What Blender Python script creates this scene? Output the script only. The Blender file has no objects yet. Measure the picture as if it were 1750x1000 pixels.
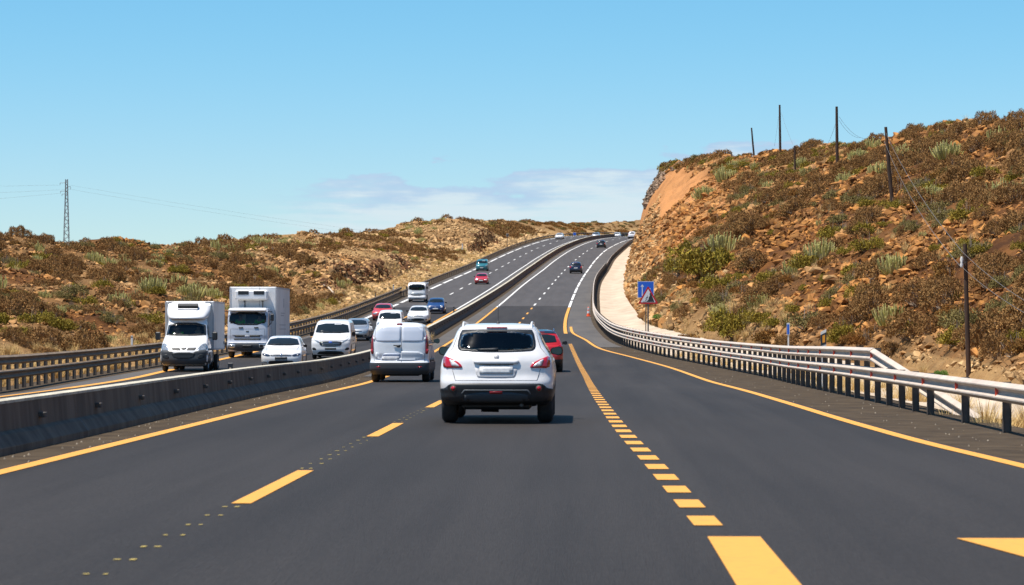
import bpy, math, random
import numpy as np
from mathutils import Vector, Matrix, Euler, noise, geometry
R = math.radians
scene = bpy.context.scene
# ---------------------------------------------------------------- camera
EYE = 1.5
FPX = 4390.0                       # focal length in pixels of a 1750 px wide picture
cam_d = bpy.data.cameras.new("camera"); cam = bpy.data.objects.new("camera", cam_d)
scene.collection.objects.link(cam); scene.camera = cam
cam_d.sensor_width = 36.0; cam_d.lens = 36.0 * FPX / 1750.0
cam_d.clip_start = 0.5; cam_d.clip_end = 20000
cam.location = (0, 0, EYE)
cam.rotation_euler = (math.pi/2 + math.atan(65/FPX), 0, math.atan(120/FPX))
cam_d.dof.use_dof = True; cam_d.dof.focus_distance = 75.0; cam_d.dof.aperture_fstop = 5.0
# ---------------------------------------------------------------- sun and sky
SUNV = Vector((-0.33, -0.16, 1.0)).normalized()
sun_d = bpy.data.lights.new("sun", 'SUN'); sun = bpy.data.objects.new("sun", sun_d)
scene.collection.objects.link(sun)
sun_d.energy = 5.0; sun_d.angle = R(0.5); sun_d.color = (1.0, 0.93, 0.84)
sun.rotation_euler = SUNV.to_track_quat('Z', 'Y').to_euler()
world = bpy.data.worlds.new("World"); scene.world = world; world.use_nodes = True
wn = world.node_tree.nodes; wl = world.node_tree.links; wn.clear()
w_out = wn.new('ShaderNodeOutputWorld'); w_bg = wn.new('ShaderNodeBackground')
sky = wn.new('ShaderNodeTexSky'); sky.sky_type = 'NISHITA'; sky.sun_disc = False
sky.sun_elevation = math.asin(SUNV.z); sky.sun_rotation = math.atan2(SUNV.x, SUNV.y)
sky.altitude = 0; sky.air_density = 1.0; sky.dust_density = 0.0; sky.ozone_density = 1.4
w_bg.inputs['Strength'].default_value = 0.087
# colour of the air, then the thin cloud bank low over the horizon
def WN(t, **k):
    n = wn.new(t)
    for a, b in k.items(): setattr(n, a, b)
    return n
tint = WN('ShaderNodeMix', data_type='RGBA', blend_type='MULTIPLY'); tint.inputs[0].default_value = 1.0
wl.new(sky.outputs[0], tint.inputs[6])
tc = WN('ShaderNodeTexCoord'); sep = WN('ShaderNodeSeparateXYZ'); wl.new(tc.outputs['Generated'], sep.inputs[0])
ramp = WN('ShaderNodeMix', data_type='RGBA'); ramp.inputs[6].default_value = (0.70, 0.90, 1.12, 1); ramp.inputs[7].default_value = (0.54, 0.96, 1.15, 1)
def WM(op, a, b=None, clamp=False):
    n = WN('ShaderNodeMath', operation=op); n.use_clamp = clamp
    for i, v in enumerate((a, b)):
        if v is None: continue
        if isinstance(v, (int, float)): n.inputs[i].default_value = v
        else: wl.new(v, n.inputs[i])
    return n.outputs[0]
def WR(v, lo, hi, a=0.0, b=1.0):
    n = WN('ShaderNodeMapRange', interpolation_type='SMOOTHSTEP'); wl.new(v, n.inputs[0])
    for i, q in zip((1, 2, 3, 4), (lo, hi, a, b)): n.inputs[i].default_value = q
    return n.outputs[0]
mp = WN('ShaderNodeMapping'); mp.inputs['Scale'].default_value = (1.0, 1.0, 3.2); wl.new(tc.outputs['Generated'], mp.inputs[0])
nz = WN('ShaderNodeTexNoise'); nz.inputs['Scale'].default_value = 20; nz.inputs['Detail'].default_value = 8; nz.inputs['Roughness'].default_value = 0.56
wl.new(mp.outputs[0], nz.inputs['Vector'])
nz2 = WN('ShaderNodeTexNoise'); nz2.inputs['Scale'].default_value = 60; nz2.inputs['Detail'].default_value = 9; nz2.inputs['Roughness'].default_value = .62
mp2 = WN('ShaderNodeMapping'); mp2.inputs['Scale'].default_value = (0.5, 1, 5.0); wl.new(tc.outputs['Generated'], mp2.inputs[0]); wl.new(mp2.outputs[0], nz2.inputs['Vector'])
wl.new(WR(sep.outputs[2], 0.03, 0.14), ramp.inputs[0]); wl.new(ramp.outputs[2], tint.inputs[7])
# top edge of the bank climbs to the right, from about 3.4 to 4.9 degrees above the near road plane
edge = WM('ADD', WM('MULTIPLY', sep.outputs[0], 0.075), 0.0640)
edge = WM('ADD', edge, WM('MULTIPLY', WM('SUBTRACT', nz.outputs[0], 0.5), 0.045))
dz_ = WM('SUBTRACT', edge, sep.outputs[2])
cm = WR(dz_, -0.0005, 0.002)
cm = WM('MULTIPLY', cm, WR(WM('ADD', sep.outputs[0], WM('MULTIPLY', WM('SUBTRACT', nz2.outputs[0], .5), .05)), -0.135, -0.075))
cm = WM('MULTIPLY', cm, WR(nz2.outputs[0], 0.30, 0.58, 0.62, 1.0))
ccol = WN('ShaderNodeMix', data_type='RGBA')
wl.new(WR(WM('ADD', dz_, WM('MULTIPLY', WM('SUBTRACT', nz2.outputs[0], .5), .02)), 0.001, 0.012), ccol.inputs[0])
ccol.inputs[6].default_value = (3.9, 5.1, 6.9, 1); ccol.inputs[7].default_value = (6.1, 6.9, 7.4, 1)
cmix = WN('ShaderNodeMix', data_type='RGBA'); wl.new(WM('MULTIPLY', cm, 0.78), cmix.inputs[0])
wl.new(tint.outputs[2], cmix.inputs[6]); wl.new(ccol.outputs[2], cmix.inputs[7])
wl.new(cmix.outputs[2], w_bg.inputs['Color']); wl.new(w_bg.outputs[0], w_out.inputs[0])
# ---------------------------------------------------------------- exposure
scene.view_settings.view_transform = 'Standard'; scene.view_settings.look = 'None'
scene.view_settings.exposure = 0.46; scene.view_settings.gamma = 1.0
scene.render.engine = 'CYCLES'; scene.cycles.max_bounces = 6; scene.cycles.transparent_max_bounces = 8
# ---------------------------------------------------------------- the lie of the land: tables over Y (metres ahead)
def interp(xs, ys, x):
    xs = np.array(xs, float); ys = np.array(ys, float); n = len(xs); m = np.zeros(n)
    d = np.diff(ys)/np.diff(xs); h_ = np.diff(xs)
    m[1:-1] = (d[:-1]*h_[1:] + d[1:]*h_[:-1])/(xs[2:]-xs[:-2]); m[0] = d[0]; m[-1] = d[-1]
    x = np.clip(x, xs[0], xs[-1]); i = np.clip(np.searchsorted(xs, x, side='right')-1, 0, n-2)
    h = xs[i+1]-xs[i]; t = (x-xs[i])/h
    return (2*t**3-3*t**2+1)*ys[i] + (t**3-2*t**2+t)*h*m[i] + (-2*t**3+3*t**2)*ys[i+1] + (t**3-t**2)*h*m[i+1]
def table(pairs):
    xs = [p[0] for p in pairs]; ys = [p[1] for p in pairs]
    return lambda Y: interp(xs, ys, Y)
Zr = table([(-40,0),(0,0),(60,0),(83,-.1),(110,-.02),(133,.25),(170,.95),(213,2.1),(262,4.0),(340,7.6),(421,11.5),(480,14.9),(550,19.1),(620,23.3),(700,27.1),(800,31),(950,34),(1400,38)])
XD = table([(-40,-2.94),(0,-2.94),(55,-2.95),(85,-3.15),(110,-3.6),(137,-4.25),(165,-4.8),(214,-5.22),(262,-4.95),(330,-4.14),(420,-2.77),(480,-1.0),(548,1.9),(607,5.9),(640,8.9),(700,15.5),(800,32),(950,70),(1400,240)])
XLE = table([(-40,-6.15),(0,-6.15),(48,-6.1),(73,-6.42),(88,-6.8),(137,-8.0),(163,-8.35),(214,-8.75),(262,-8.55),(343,-7.68),(420,-6.35),(480,-4.65),(548,-1.75),(607,2.25),(640,5.2),(700,11.8),(800,28.3),(950,66),(1400,236)])
XRE = table([(-40,1.1),(12,1.1),(21.7,.92),(27.6,.81),(36,.63),(52,.41),(93,.1),(137,-.44),(155,-.7),(192,-1.27),(225,-1.45),(258,-1.3),(343,-.39),(420,1.0),(480,2.7),(548,5.6),(605,9.6),(643,13.1),(700,19.2),(800,35.7),(950,74),(1400,244)])
XR = table([(-40,5.3),(12,5.2),(28,4.81),(33.5,4.52),(40,4.34),(52,4.2),(76,4.05),(113,3.4),(128,2.45),(146,1.05),(168,.19),(186,-.68),(201,-.89)])
XBR = table([(-40,-7.15),(0,-7.15),(37,-7.0),(45,-7.16),(65,-7.62),(102,-8.5),(150,-9.7),(209,-10.5),(258,-10.15),(330,-9.1),(420,-7.9),(480,-6.2),(548,-3.4),(607,.6),(640,3.5),(700,10.1),(800,26.6),(950,64),(1400,234)])
XLE2 = lambda Y: XBR(Y) - 2.0
XRE2 = table([(-40,-13.6),(40,-13.8),(70,-15.4),(78,-15.9),(97,-16.9),(107,-17.6),(133,-18.4),(172,-18.7),(222,-19.1),(262,-19.1),(343,-18.3),(420,-17.1),(480,-15.4),(548,-12.4),(607,-8.3),(640,-5.3),(700,1.3),(800,17.8),(950,56),(1400,226)])
XD2 = lambda Y: XRE2(Y)*.5 + XLE2(Y)*.5
XGL = table([(-40,-15.0),(40,-15.2),(60,-15.9),(74,-17.1),(90,-18.6),(104,-19.5),(125,-20.0),(176,-20.3),(236,-20.7),(364,-19.9),(420,-18.9),(480,-17.2),(548,-14.4),(607,-10.4),(640,-7.4),(700,-1),(800,15.5),(950,54),(1400,224)])
XGR = table([(-40,6.3),(0,6.25),(36,6.2),(60,6.15),(93,6.3),(114,5.35),(131,4.05),(157,2.35),(192,1.5),(225,1.13),(268,1.22),(343,1.95),(417,3.8),(480,5.7),(526,7.8),(580,10.6),(638,14.6),(700,21.4),(800,38),(950,77),(1400,247)])
DZ2 = table([(-40,-.18),(120,-.18),(150,-.15),(220,0),(1400,0)])       # the far carriageway lies a little lower at first
XFR = table([(-40,10.5),(30,11),(60,13),(90,14.5),(117,15),(150,11),(190,6.2),(250,5.1),(343,5.7),(420,7.6),(480,9.4),(526,11.2),(580,13.2),(610,15.5),(640,20),(700,29),(800,48),(950,90),(1400,260)])
XRR = table([(-40,48),(50,46),(100,43),(170,39),(210,36),(240,35.3),(270,34.8),(300,33.5),(350,32.3),(430,27),(500,22.5),(560,19.0),(600,20.8),(640,30),(700,45),(950,110),(1400,280)])
ZRR = table([(-40,10),(50,11),(100,12.6),(170,15.9),(210,18.4),(240,20.5),(270,22.1),(300,23.3),(350,26),(430,30.5),(500,34.6),(560,37.4),(620,39),(700,39),(950,38),(1400,38)])
XLR = table([(-40,-57),(170,-57),(250,-56.7),(265,-52),(320,-47.4),(360,-48),(480,-43.2),(520,-39.7),(600,-28),(680,-17.8),(760,-6),(860,15),(950,22),(1400,60)])
ZLR = table([(-40,4),(100,5.5),(170,8),(250,10.4),(265,10.6),(320,12.0),(360,14.0),(420,16.8),(480,19.6),(520,21.9),(600,26.6),(680,30.4),(760,33),(860,38.0),(950,41.5),(1400,46)])
def Zt(X, Y):
    """height of the ground beside and under the road (arrays)"""
    X = np.asarray(X, float); Y = np.asarray(Y, float)
    zr = Zr(Y); gl = XGL(Y)-.8; gr = XGR(Y)+.55; fr = XFR(Y); rr = XRR(Y); lr = XLR(Y)
    z = zr - .35
    zl0 = zr + DZ2(Y) - .12
    t = (gl-X)/np.maximum(gl-lr, 1)
    zl = ZLR(Y)
    s = np.where(t < 1, np.power(np.clip(t, 0, 1), .92), 1)
    L = zl0 + (zl-zl0)*s - np.maximum(t-1, 0)*np.maximum(gl-lr, 1)*.13
    z = np.where(X < gl, np.maximum(L, -5), z)
    fz = zr - .22
    u = (X-gr)/np.maximum(fr-gr, .1); 
    F = zr - .30 + (fz-(zr-.30))*np.clip(u, 0, 1)
    z = np.where((X >= gr) & (X <= fr), F, z)
    t = (X-fr)/np.maximum(rr-fr, 1)
    k = np.interp(Y, [0,100,200,350,480,560,620], [.95,.8,.66,.66,.5,.4,.4])
    s = np.where(t < 1, np.power(np.clip(t, 0, 1), k), 1)
    Rr = fz + (ZRR(Y)-fz)*s - np.maximum(t-1, 0)*np.maximum(rr-fr, 1)*.05
    z = np.where(X > fr, Rr, z)
    return z
# ---- from picture to place: the ray of a pixel of the 1750 x 1000 photograph
_p = math.atan(65/FPX); _s = math.atan(120/FPX)
_c = np.array([-math.sin(_s)*math.cos(_p), math.cos(_s)*math.cos(_p), math.sin(_p)])
_r = np.array([math.cos(_s), math.sin(_s), 0]); _u = np.cross(_r, _c)
def ray(px, py):
    d = _c*FPX + _r*(px-875) - _u*(py-500); return d/d[1]
def proj(P):
    v = np.asarray(P, float) - np.array([0, 0, EYE]); w = v@_c
    return 875+FPX*(v@_r)/w, 500-FPX*(v@_u)/w
def hit(px, py, y0=20, y1=900):
    """first point of the ground that the ray of a pixel meets"""
    Ys = np.arange(y0, y1, .5); d = ray(px, py); X = d[0]*Ys; Z = EYE + d[2]*Ys
    below = np.where(Z < Zt(X, Ys))[0]
    i = below[0] if len(below) else len(Ys)-1
    return Vector((float(X[i]), float(Ys[i]), float(Zt(X[i], Ys[i]))))
# ---------------------------------------------------------------- helpers
random.seed(7); rng = np.random.default_rng(7)
COL = scene.collection
def tag(o, label=None, cat=None, group=None, kind=None):
    if label: o['label'] = label
    if cat: o['category'] = cat
    if group: o['group'] = group
    if kind: o['kind'] = kind
    return o
def thing(name, loc, label, cat, group=None, rz=0.0):
    o = bpy.data.objects.new(name, None); COL.objects.link(o); o.location = loc; o.rotation_euler = (0, 0, rz)
    o.empty_display_size = .3
    return tag(o, label, cat, group)
def link(name, me, parent=None):
    o = bpy.data.objects.new(name, me); COL.objects.link(o)
    if parent is not None: o.parent = parent
    return o
def np_mesh(name, V, F, mats, smooth=False, midx=None, attrs=None):
    """V (n,3), F (m,k) of one size k"""
    V = np.asarray(V, np.float32); F = np.asarray(F, np.int32); me = bpy.data.meshes.new(name)
    me.vertices.add(len(V)); me.vertices.foreach_set('co', V.ravel())
    m, k = F.shape
    me.loops.add(m*k); me.loops.foreach_set('vertex_index', F.ravel())
    me.polygons.add(m); me.polygons.foreach_set('loop_start', np.arange(0, m*k, k, dtype=np.int32))
    me.polygons.foreach_set('loop_total', np.full(m, k, np.int32))
    if midx is not None: me.polygons.foreach_set('material_index', np.asarray(midx, np.int32))
    me.polygons.foreach_set('use_smooth', np.full(m, smooth))
    for q in (mats if isinstance(mats, (list, tuple)) else [mats]): me.materials.append(q)
    if attrs:
        for an, av in attrs.items():
            a = me.attributes.new(an, 'FLOAT', 'POINT'); a.data.foreach_set('value', np.asarray(av, np.float32))
    me.update(calc_edges=True); me.validate()
    return me
class MB:
    """collects shapes; build() links them as ONE mesh object"""
    def __init__(s): s.v = []; s.f = []; s.sm = []
    def add(s, V, F, smooth=False):
        b = len(s.v); s.v += [tuple(p) for p in V]; s.f += [tuple(i+b for i in f) for f in F]; s.sm += [smooth]*len(F); return s
    def box(s, c, d, rz=0, rx=0, ry=0, bev=0.0):
        cx, cy, cz = c; hx, hy, hz = d[0]/2, d[1]/2, d[2]/2
        M = Euler((rx, ry, rz)).to_matrix()
        b = min(bev, hx*.9, hy*.9, hz*.9)
        if b <= 0:
            P = [(x, y, z) for z in (-hz, hz) for x, y in ((-hx,-hy),(hx,-hy),(hx,hy),(-hx,hy))]
            F = [(3,2,1,0),(4,5,6,7),(0,1,5,4),(1,2,6,5),(2,3,7,6),(3,0,4,7)]
        else:
            P = []; 
            for z, k in ((-hz, b), (-hz+b, 0), (hz-b, 0), (hz, b)):
                for sx, sy in ((-1,-1),(1,-1),(1,1),(-1,1)):
                    ex, ey = hx-k, hy-k
                    if k: P += [(sx*(ex), sy*(ey), z)]*2
                    elif sx*sy > 0: P += [(sx*hx, sy*(hy-b), z), (sx*(hx-b), sy*hy, z)] if True else []
                    else: P += [(sx*(hx-b), sy*hy, z), (sx*hx, sy*(hy-b), z)]
            # order every ring counter-clockwise
            Q = []
            for r in range(4):
                z = P[r*8][2]; k = b if r in (0, 3) else 0
                if k: ring = [(-hx+b,-hy+b,z)]*2+[(hx-b,-hy+b,z)]*2+[(hx-b,hy-b,z)]*2+[(-hx+b,hy-b,z)]*2
                else: ring = [(-hx,-hy+b,z),(-hx+b,-hy,z),(hx-b,-hy,z),(hx,-hy+b,z),(hx,hy-b,z),(hx-b,hy,z),(-hx+b,hy,z),(-hx,hy-b,z)]
                Q += ring
            P = Q; F = [tuple(range(7, -1, -1)), tuple(range(24, 32))]
            for r in range(3):
                for i in range(8): j = (i+1) % 8; F.append((r*8+i, r*8+j, r*8+8+j, r*8+8+i))
        return s.add([tuple(M@Vector(p)+Vector(c)) for p in P], F)
    def tube(s, pts, rad, n=8, cap=True, smooth=True):
        pts = [Vector(p) for p in pts]; V = []; m = len(pts)
        rad = rad if isinstance(rad, (list, tuple)) else [rad]*m
        for i, p in enumerate(pts):
            t = (pts[min(i+1, m-1)]-pts[max(i-1, 0)]).normalized()
            a = t.cross(Vector((0, 0, 1)));
            if a.length < 1e-3: a = t.cross(Vector((0, 1, 0)))
            a.normalize(); b = t.cross(a)
            for k in range(n):
                q = 2*math.pi*k/n; V.append(p+(a*math.cos(q)+b*math.sin(q))*rad[i])
        F = [(i*n+k, i*n+(k+1) % n, (i+1)*n+(k+1) % n, (i+1)*n+k) for i in range(m-1) for k in range(n)]
        s.add(V, F, smooth)
        if cap: s.add([V[k] for k in range(n)], [tuple(range(n))]); s.add(V[-n:], [tuple(range(n-1, -1, -1))])
        return s
    def lathe(s, prof, origin, axis='X', n=28, smooth=True):
        """profile of (radius, along) turned about an axis"""
        o = Vector(origin); V = []
        for r, a in prof:
            for k in range(n):
                q = 2*math.pi*k/n; c_, s_ = r*math.cos(q), r*math.sin(q)
                V.append(o + (Vector((a, c_, s_)) if axis == 'X' else Vector((c_, a, s_)) if axis == 'Y' else Vector((c_, s_, a))))
        F = [(i*n+k, i*n+(k+1) % n, (i+1)*n+(k+1) % n, (i+1)*n+k) for i in range(len(prof)-1) for k in range(n)]
        return s.add(V, F, smooth)
    def prism(s, poly, y0, y1):
        """polygon in (x,z) between two y"""
        n = len(poly); V = [(x, y0, z) for x, z in poly]+[(x, y1, z) for x, z in poly]
        return s.add(V, [tuple(range(n)), tuple(range(2*n-1, n-1, -1))]+[(i, i+n, (i+1) % n+n, (i+1) % n) for i in range(n)])
    def build(s, name, m, parent=None, loc=None):
        me = bpy.data.meshes.new(name); me.from_pydata([tuple(p) for p in s.v], [], s.f)
        for q in (m if isinstance(m, (list, tuple)) else [m]): me.materials.append(q)
        me.polygons.foreach_set('use_smooth', s.sm); me.validate(); me.update()
        o = link(name, me, parent)
        if loc is not None: o.location = loc
        return o
def fix_normals(o):
    import bmesh
    bm = bmesh.new(); bm.from_mesh(o.data); bmesh.ops.recalc_face_normals(bm, faces=bm.faces[:]); bm.to_mesh(o.data); bm.free(); return o
# ---------------------------------------------------------------- materials
def mat(name, col, rough=.6, metal=0.0, col2=None, scale=5.0, lo=.35, hi=.65, bump=0.0, bscale=40.0, coat=0.0, stretch=None, spec=.5, obj=True, island=0.0):
    m = bpy.data.materials.new(name); m.use_nodes = True; nt = m.node_tree; b = nt.nodes['Principled BSDF']
    b.inputs['Base Color'].default_value = (*col, 1); b.inputs['Roughness'].default_value = rough; b.inputs['Metallic'].default_value = metal
    b.inputs['Coat Weight'].default_value = coat; b.inputs['Coat Roughness'].default_value = .04; b.inputs['Specular IOR Level'].default_value = spec
    t = nt.nodes.new('ShaderNodeTexCoord'); src = t.outputs['Object']
    if stretch:
        q = nt.nodes.new('ShaderNodeMapping'); q.inputs['Scale'].default_value = stretch; nt.links.new(src, q.inputs[0]); src = q.outputs[0]
    out = None
    if col2 is not None:
        n = nt.nodes.new('ShaderNodeTexNoise'); n.inputs['Scale'].default_value = scale; n.inputs['Detail'].default_value = 6; n.inputs['Roughness'].default_value = .6
        nt.links.new(src, n.inputs['Vector'])
        r = nt.nodes.new('ShaderNodeMapRange'); r.inputs[1].default_value = lo; r.inputs[2].default_value = hi; nt.links.new(n.outputs[0], r.inputs[0])
        x = nt.nodes.new('ShaderNodeMix'); x.data_type = 'RGBA'; nt.links.new(r.outputs[0], x.inputs[0])
        x.inputs[6].default_value = (*col, 1); x.inputs[7].default_value = (*col2, 1); out = x.outputs[2]
    if island:
        g = nt.nodes.new('ShaderNodeNewGeometry'); h = nt.nodes.new('ShaderNodeHueSaturation')
        r = nt.nodes.new('ShaderNodeMapRange'); r.inputs[3].default_value = 1-island; r.inputs[4].default_value = 1+island
        nt.links.new(g.outputs['Random Per Island'], r.inputs[0]); nt.links.new(r.outputs[0], h.inputs['Value'])
        if out is not None: nt.links.new(out, h.inputs['Color'])
        else: h.inputs['Color'].default_value = (*col, 1)
        out = h.outputs[0]
    if out is not None: nt.links.new(out, b.inputs['Base Color'])
    if bump:
        n = nt.nodes.new('ShaderNodeTexNoise'); n.inputs['Scale'].default_value = bscale; n.inputs['Detail'].default_value = 5; nt.links.new(src, n.inputs['Vector'])
        k = nt.nodes.new('ShaderNodeBump'); k.inputs['Strength'].default_value = bump; k.inputs['Distance'].default_value = .02
        nt.links.new(n.outputs[0], k.inputs['Height']); nt.links.new(k.outputs[0], b.inputs['Normal'])
    return m
def paint(name, col, metal=0.0, rough=.3):
    """car paint with a dark unpainted inside"""
    m = mat(name, col, rough, metal, coat=.8, col2=tuple(c*.9 for c in col), scale=3.0)
    nt = m.node_tree; o = nt.nodes['Material Output']; b = nt.nodes['Principled BSDF']
    g = nt.nodes.new('ShaderNodeNewGeometry'); d = nt.nodes.new('ShaderNodeBsdfDiffuse'); d.inputs[0].default_value = (.02, .02, .022, 1)
    x = nt.nodes.new('ShaderNodeMixShader'); nt.links.new(g.outputs['Backfacing'], x.inputs[0]); nt.links.new(b.outputs[0], x.inputs[1]); nt.links.new(d.outputs[0], x.inputs[2])
    nt.links.new(x.outputs[0], o.inputs[0]); return m
def clear_glass(name, col=(.62, .68, .68)):
    m = bpy.data.materials.new(name); m.use_nodes = True; nt = m.node_tree; nt.nodes.remove(nt.nodes['Principled BSDF'])
    t = nt.nodes.new('ShaderNodeBsdfTransparent'); t.inputs[0].default_value = (*col, 1)
    g = nt.nodes.new('ShaderNodeBsdfGlossy'); g.inputs['Roughness'].default_value = .06
    f = nt.nodes.new('ShaderNodeFresnel'); f.inputs[0].default_value = 1.5
    x = nt.nodes.new('ShaderNodeMixShader'); nt.links.new(f.outputs[0], x.inputs[0]); nt.links.new(t.outputs[0], x.inputs[1]); nt.links.new(g.outputs[0], x.inputs[2])
    nt.links.new(x.outputs[0], nt.nodes['Material Output'].inputs[0]); return m
def mask_mix(m, attr, col, rough=None):
    """mix a second ground colour in by a per-point attribute, broken up by noise"""
    nt = m.node_tree; b = nt.nodes['Principled BSDF']; cur = b.inputs['Base Color'].links[0].from_socket
    a = nt.nodes.new('ShaderNodeAttribute'); a.attribute_name = attr
    x = nt.nodes.new('ShaderNodeMix'); x.data_type = 'RGBA'; nt.links.new(a.outputs['Fac'], x.inputs[0]); nt.links.new(cur, x.inputs[6]); x.inputs[7].default_value = (*col, 1)
    nt.links.new(x.outputs[2], b.inputs['Base Color']); return x
M = {}
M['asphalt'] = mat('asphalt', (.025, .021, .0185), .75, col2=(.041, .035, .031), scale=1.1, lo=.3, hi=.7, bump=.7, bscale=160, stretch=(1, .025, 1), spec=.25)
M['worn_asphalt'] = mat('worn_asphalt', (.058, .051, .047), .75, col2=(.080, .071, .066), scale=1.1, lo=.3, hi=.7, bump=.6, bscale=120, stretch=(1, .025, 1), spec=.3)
M['old_asphalt'] = mat('old_asphalt', (.068, .060, .053), .8, col2=(.10, .087, .074), scale=.5, bump=.5, bscale=30, stretch=(1, .2, 1))
M['dirt'] = mat('dirt', (.048, .035, .023), .95, col2=(.09, .065, .04), scale=1.6, lo=.38, hi=.7, bump=1.0, bscale=25, spec=.15)
M['yellow'] = mat('yellow_paint', (.72, .33, .04), .6, col2=(.50, .25, .045), scale=9.0, lo=.5, hi=.8)
M['white_line'] = mat('white_paint', (.78, .77, .73), .6, col2=(.66, .64, .60), scale=1.5)
M['concrete'] = mat('barrier_concrete', (.185, .148, .115), .85, col2=(.115, .092, .072), scale=2.6, lo=.38, hi=.62, stretch=(1, 1, .14), bump=.4, bscale=20, spec=.12)
M['concrete_sunlit'] = mat('barrier_sunlit_top', (.62, .56, .42), .9, col2=(.34, .31, .25), scale=3)  # top of the same concrete, its sunlit brightness put into the colour
M['channel'] = mat('channel_concrete', (.56, .45, .33), .9, col2=(.42, .33, .235), scale=.6, stretch=(1, .4, 1), bump=.4, bscale=8)
M['steel'] = mat('galvanised_steel', (.60, .51, .42), .6, .05, col2=(.48, .40, .33), scale=2.0, spec=.25)
M['post'] = mat('post_steel', (.13, .11, .095), .7, .05, spec=.2, col2=(.08, .068, .058), scale=4)
M['reflector'] = mat('red_reflector', (.50, .045, .015), .4)
M['amber'] = mat('amber_reflector', (.75, .30, .02), .35)
M['white_plastic'] = mat('white_plastic', (.75, .75, .73), .45, col2=(.6, .6, .58), scale=6)
M['black_plastic'] = mat('black_plastic', (.009, .012, .015), .5, col2=(.016, .019, .022), scale=9)
M['rubber'] = mat('tyre_rubber', (.018, .018, .019), .85, col2=(.03, .029, .028), scale=12)
M['mirror_glass'] = mat('mirror_glass', (.03, .06, .065), .25)
M['rim'] = mat('alloy_rim', (.45, .45, .46), .3, .9)
M['chrome'] = mat('chrome', (.75, .75, .75), .12, 1.0)
M['glass'] = mat('dark_glass', (.012, .017, .019), .05, spec=.6)
M['glass_clear'] = clear_glass('window_glass')
M['lamp_glass'] = mat('headlamp_glass', (.55, .58, .60), .08, .5, col2=(.25, .28, .3), scale=14, coat=1.0)
M['red_lamp'] = mat('tail_lamp_red', (.45, .006, .014), .12, coat=1.0)
M['red_dim'] = mat('reflector_red', (.22, .006, .008), .3, coat=.5)
M['lamp_white'] = mat('tail_lamp_clear', (.80, .78, .78), .15, .2, coat=1.0)
M['plate'] = mat('number_plate', (.78, .78, .76), .4, col2=(.6, .6, .6), scale=9)
M['fabric'] = mat('seat_fabric', (.03, .032, .036), .9, col2=(.045, .045, .05), scale=8)
M['white_car'] = paint('white_paintwork', (.80, .79, .78))
M['white_van'] = paint('white_van_paint', (.76, .78, .81))
M['silver'] = paint('silver_paintwork', (.50, .52, .53), .6, .3)
M['red_car'] = paint('red_paintwork', (.50, .012, .015))
M['coral_car'] = paint('faded_red_paintwork', (.60, .05, .05))
M['blue_car'] = paint('dark_blue_paintwork', (.012, .045, .16))
M['teal_car'] = paint('teal_paintwork', (.03, .20, .23), .2)
M['navy_car'] = paint('navy_paintwork', (.012, .015, .04))
M['black_car'] = paint('black_paintwork', (.010, .011, .014))
M['truck_white'] = mat('truck_paint', (.72, .72, .72), .35, col2=(.62, .62, .62), scale=1.5, coat=.4)
M['box_white'] = mat('box_panel', (.80, .79, .78), .5, col2=(.66, .65, .63), scale=1.2, stretch=(1, 1, .3))
M['wood'] = mat('weathered_wood', (.075, .038, .022), .9, col2=(.035, .02, .014), scale=6, stretch=(1, 1, .15), bump=.6, bscale=12)
M['wire'] = mat('wire', (.15, .13, .11), .6)
M['lattice'] = mat('lattice_steel', (.20, .22, .24), .6, .3)
M['skin'] = mat('skin', (.42, .22, .14), .6)
M['hivis'] = mat('hi_vis_cloth', (.10, .75, .03), .8, col2=(.07, .6, .03), scale=20)
M['dark_cloth'] = mat('dark_cloth', (.05, .06, .09), .9)
M['hair'] = mat('dark_hair', (.02, .014, .01), .8)
M['sign_blue'] = mat('sign_blue', (.008, .10, .55), .4)
M['sign_red'] = mat('sign_red', (.42, .006, .012), .4)
M['sign_white'] = mat('sign_white', (.60, .62, .65), .4)
M['sign_black'] = mat('sign_black', (.015, .018, .025), .4)
M['sign_pole'] = mat('sign_pole', (.10, .115, .13), .5, .5)
M['cone'] = mat('cone_orange', (.75, .10, .02), .5)
# ---------------------------------------------------------------- terrain: one sheet to the horizon
def fbm(X, Y, sc, seed, oct=4, gain=.5):
    """value noise over arrays"""
    out = np.zeros_like(X, float); amp = 1.0; tot = 0
    for o in range(oct):
        x = X/sc + seed*17.3 + o*5.1; y = Y/sc + seed*9.7 + o*3.3
        xi = np.floor(x).astype(np.int64); yi = np.floor(y).astype(np.int64); fx = x-xi; fy = y-yi
        fx = fx*fx*(3-2*fx); fy = fy*fy*(3-2*fy)
        def h(a, b):
            n = (a*374761393 + b*668265263 + seed*1442695041) & 0x7fffffff; n = ((n ^ (n >> 13))*1274126177) & 0x7fffffff
            return ((n ^ (n >> 16)) & 0xffff)/65535.0
        v = (h(xi, yi)*(1-fx)+h(xi+1, yi)*fx)*(1-fy)+(h(xi, yi+1)*(1-fx)+h(xi+1, yi+1)*fx)*fy
        out += amp*v; tot += amp; amp *= gain; sc *= .5
    return out/tot
def smooth(a, b, x): t = np.clip((x-a)/(b-a), 0, 1); return t*t*(3-2*t)
def tan_mask(X, Y):
    n = fbm(X, Y, 22, 5, 4)
    left = smooth(190, 360, Y)*.62 + .02 + .6*(1-smooth(0, 9, XGL(Y)-X))
    right = .55*(1-smooth(0, 3.5, X-XFR(Y)))*(1-smooth(330, 420, Y)) + .02
    right = np.where((X < XFR(Y)+.5) & (Y < 120) & (X > XGR(Y)), .95, right)
    m = np.where(X < XGL(Y), left, right) + (n-.5)*1.3
    m = np.where(Y > 640, np.maximum(m, .55), m)
    return np.clip(m, 0, 1)
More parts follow.
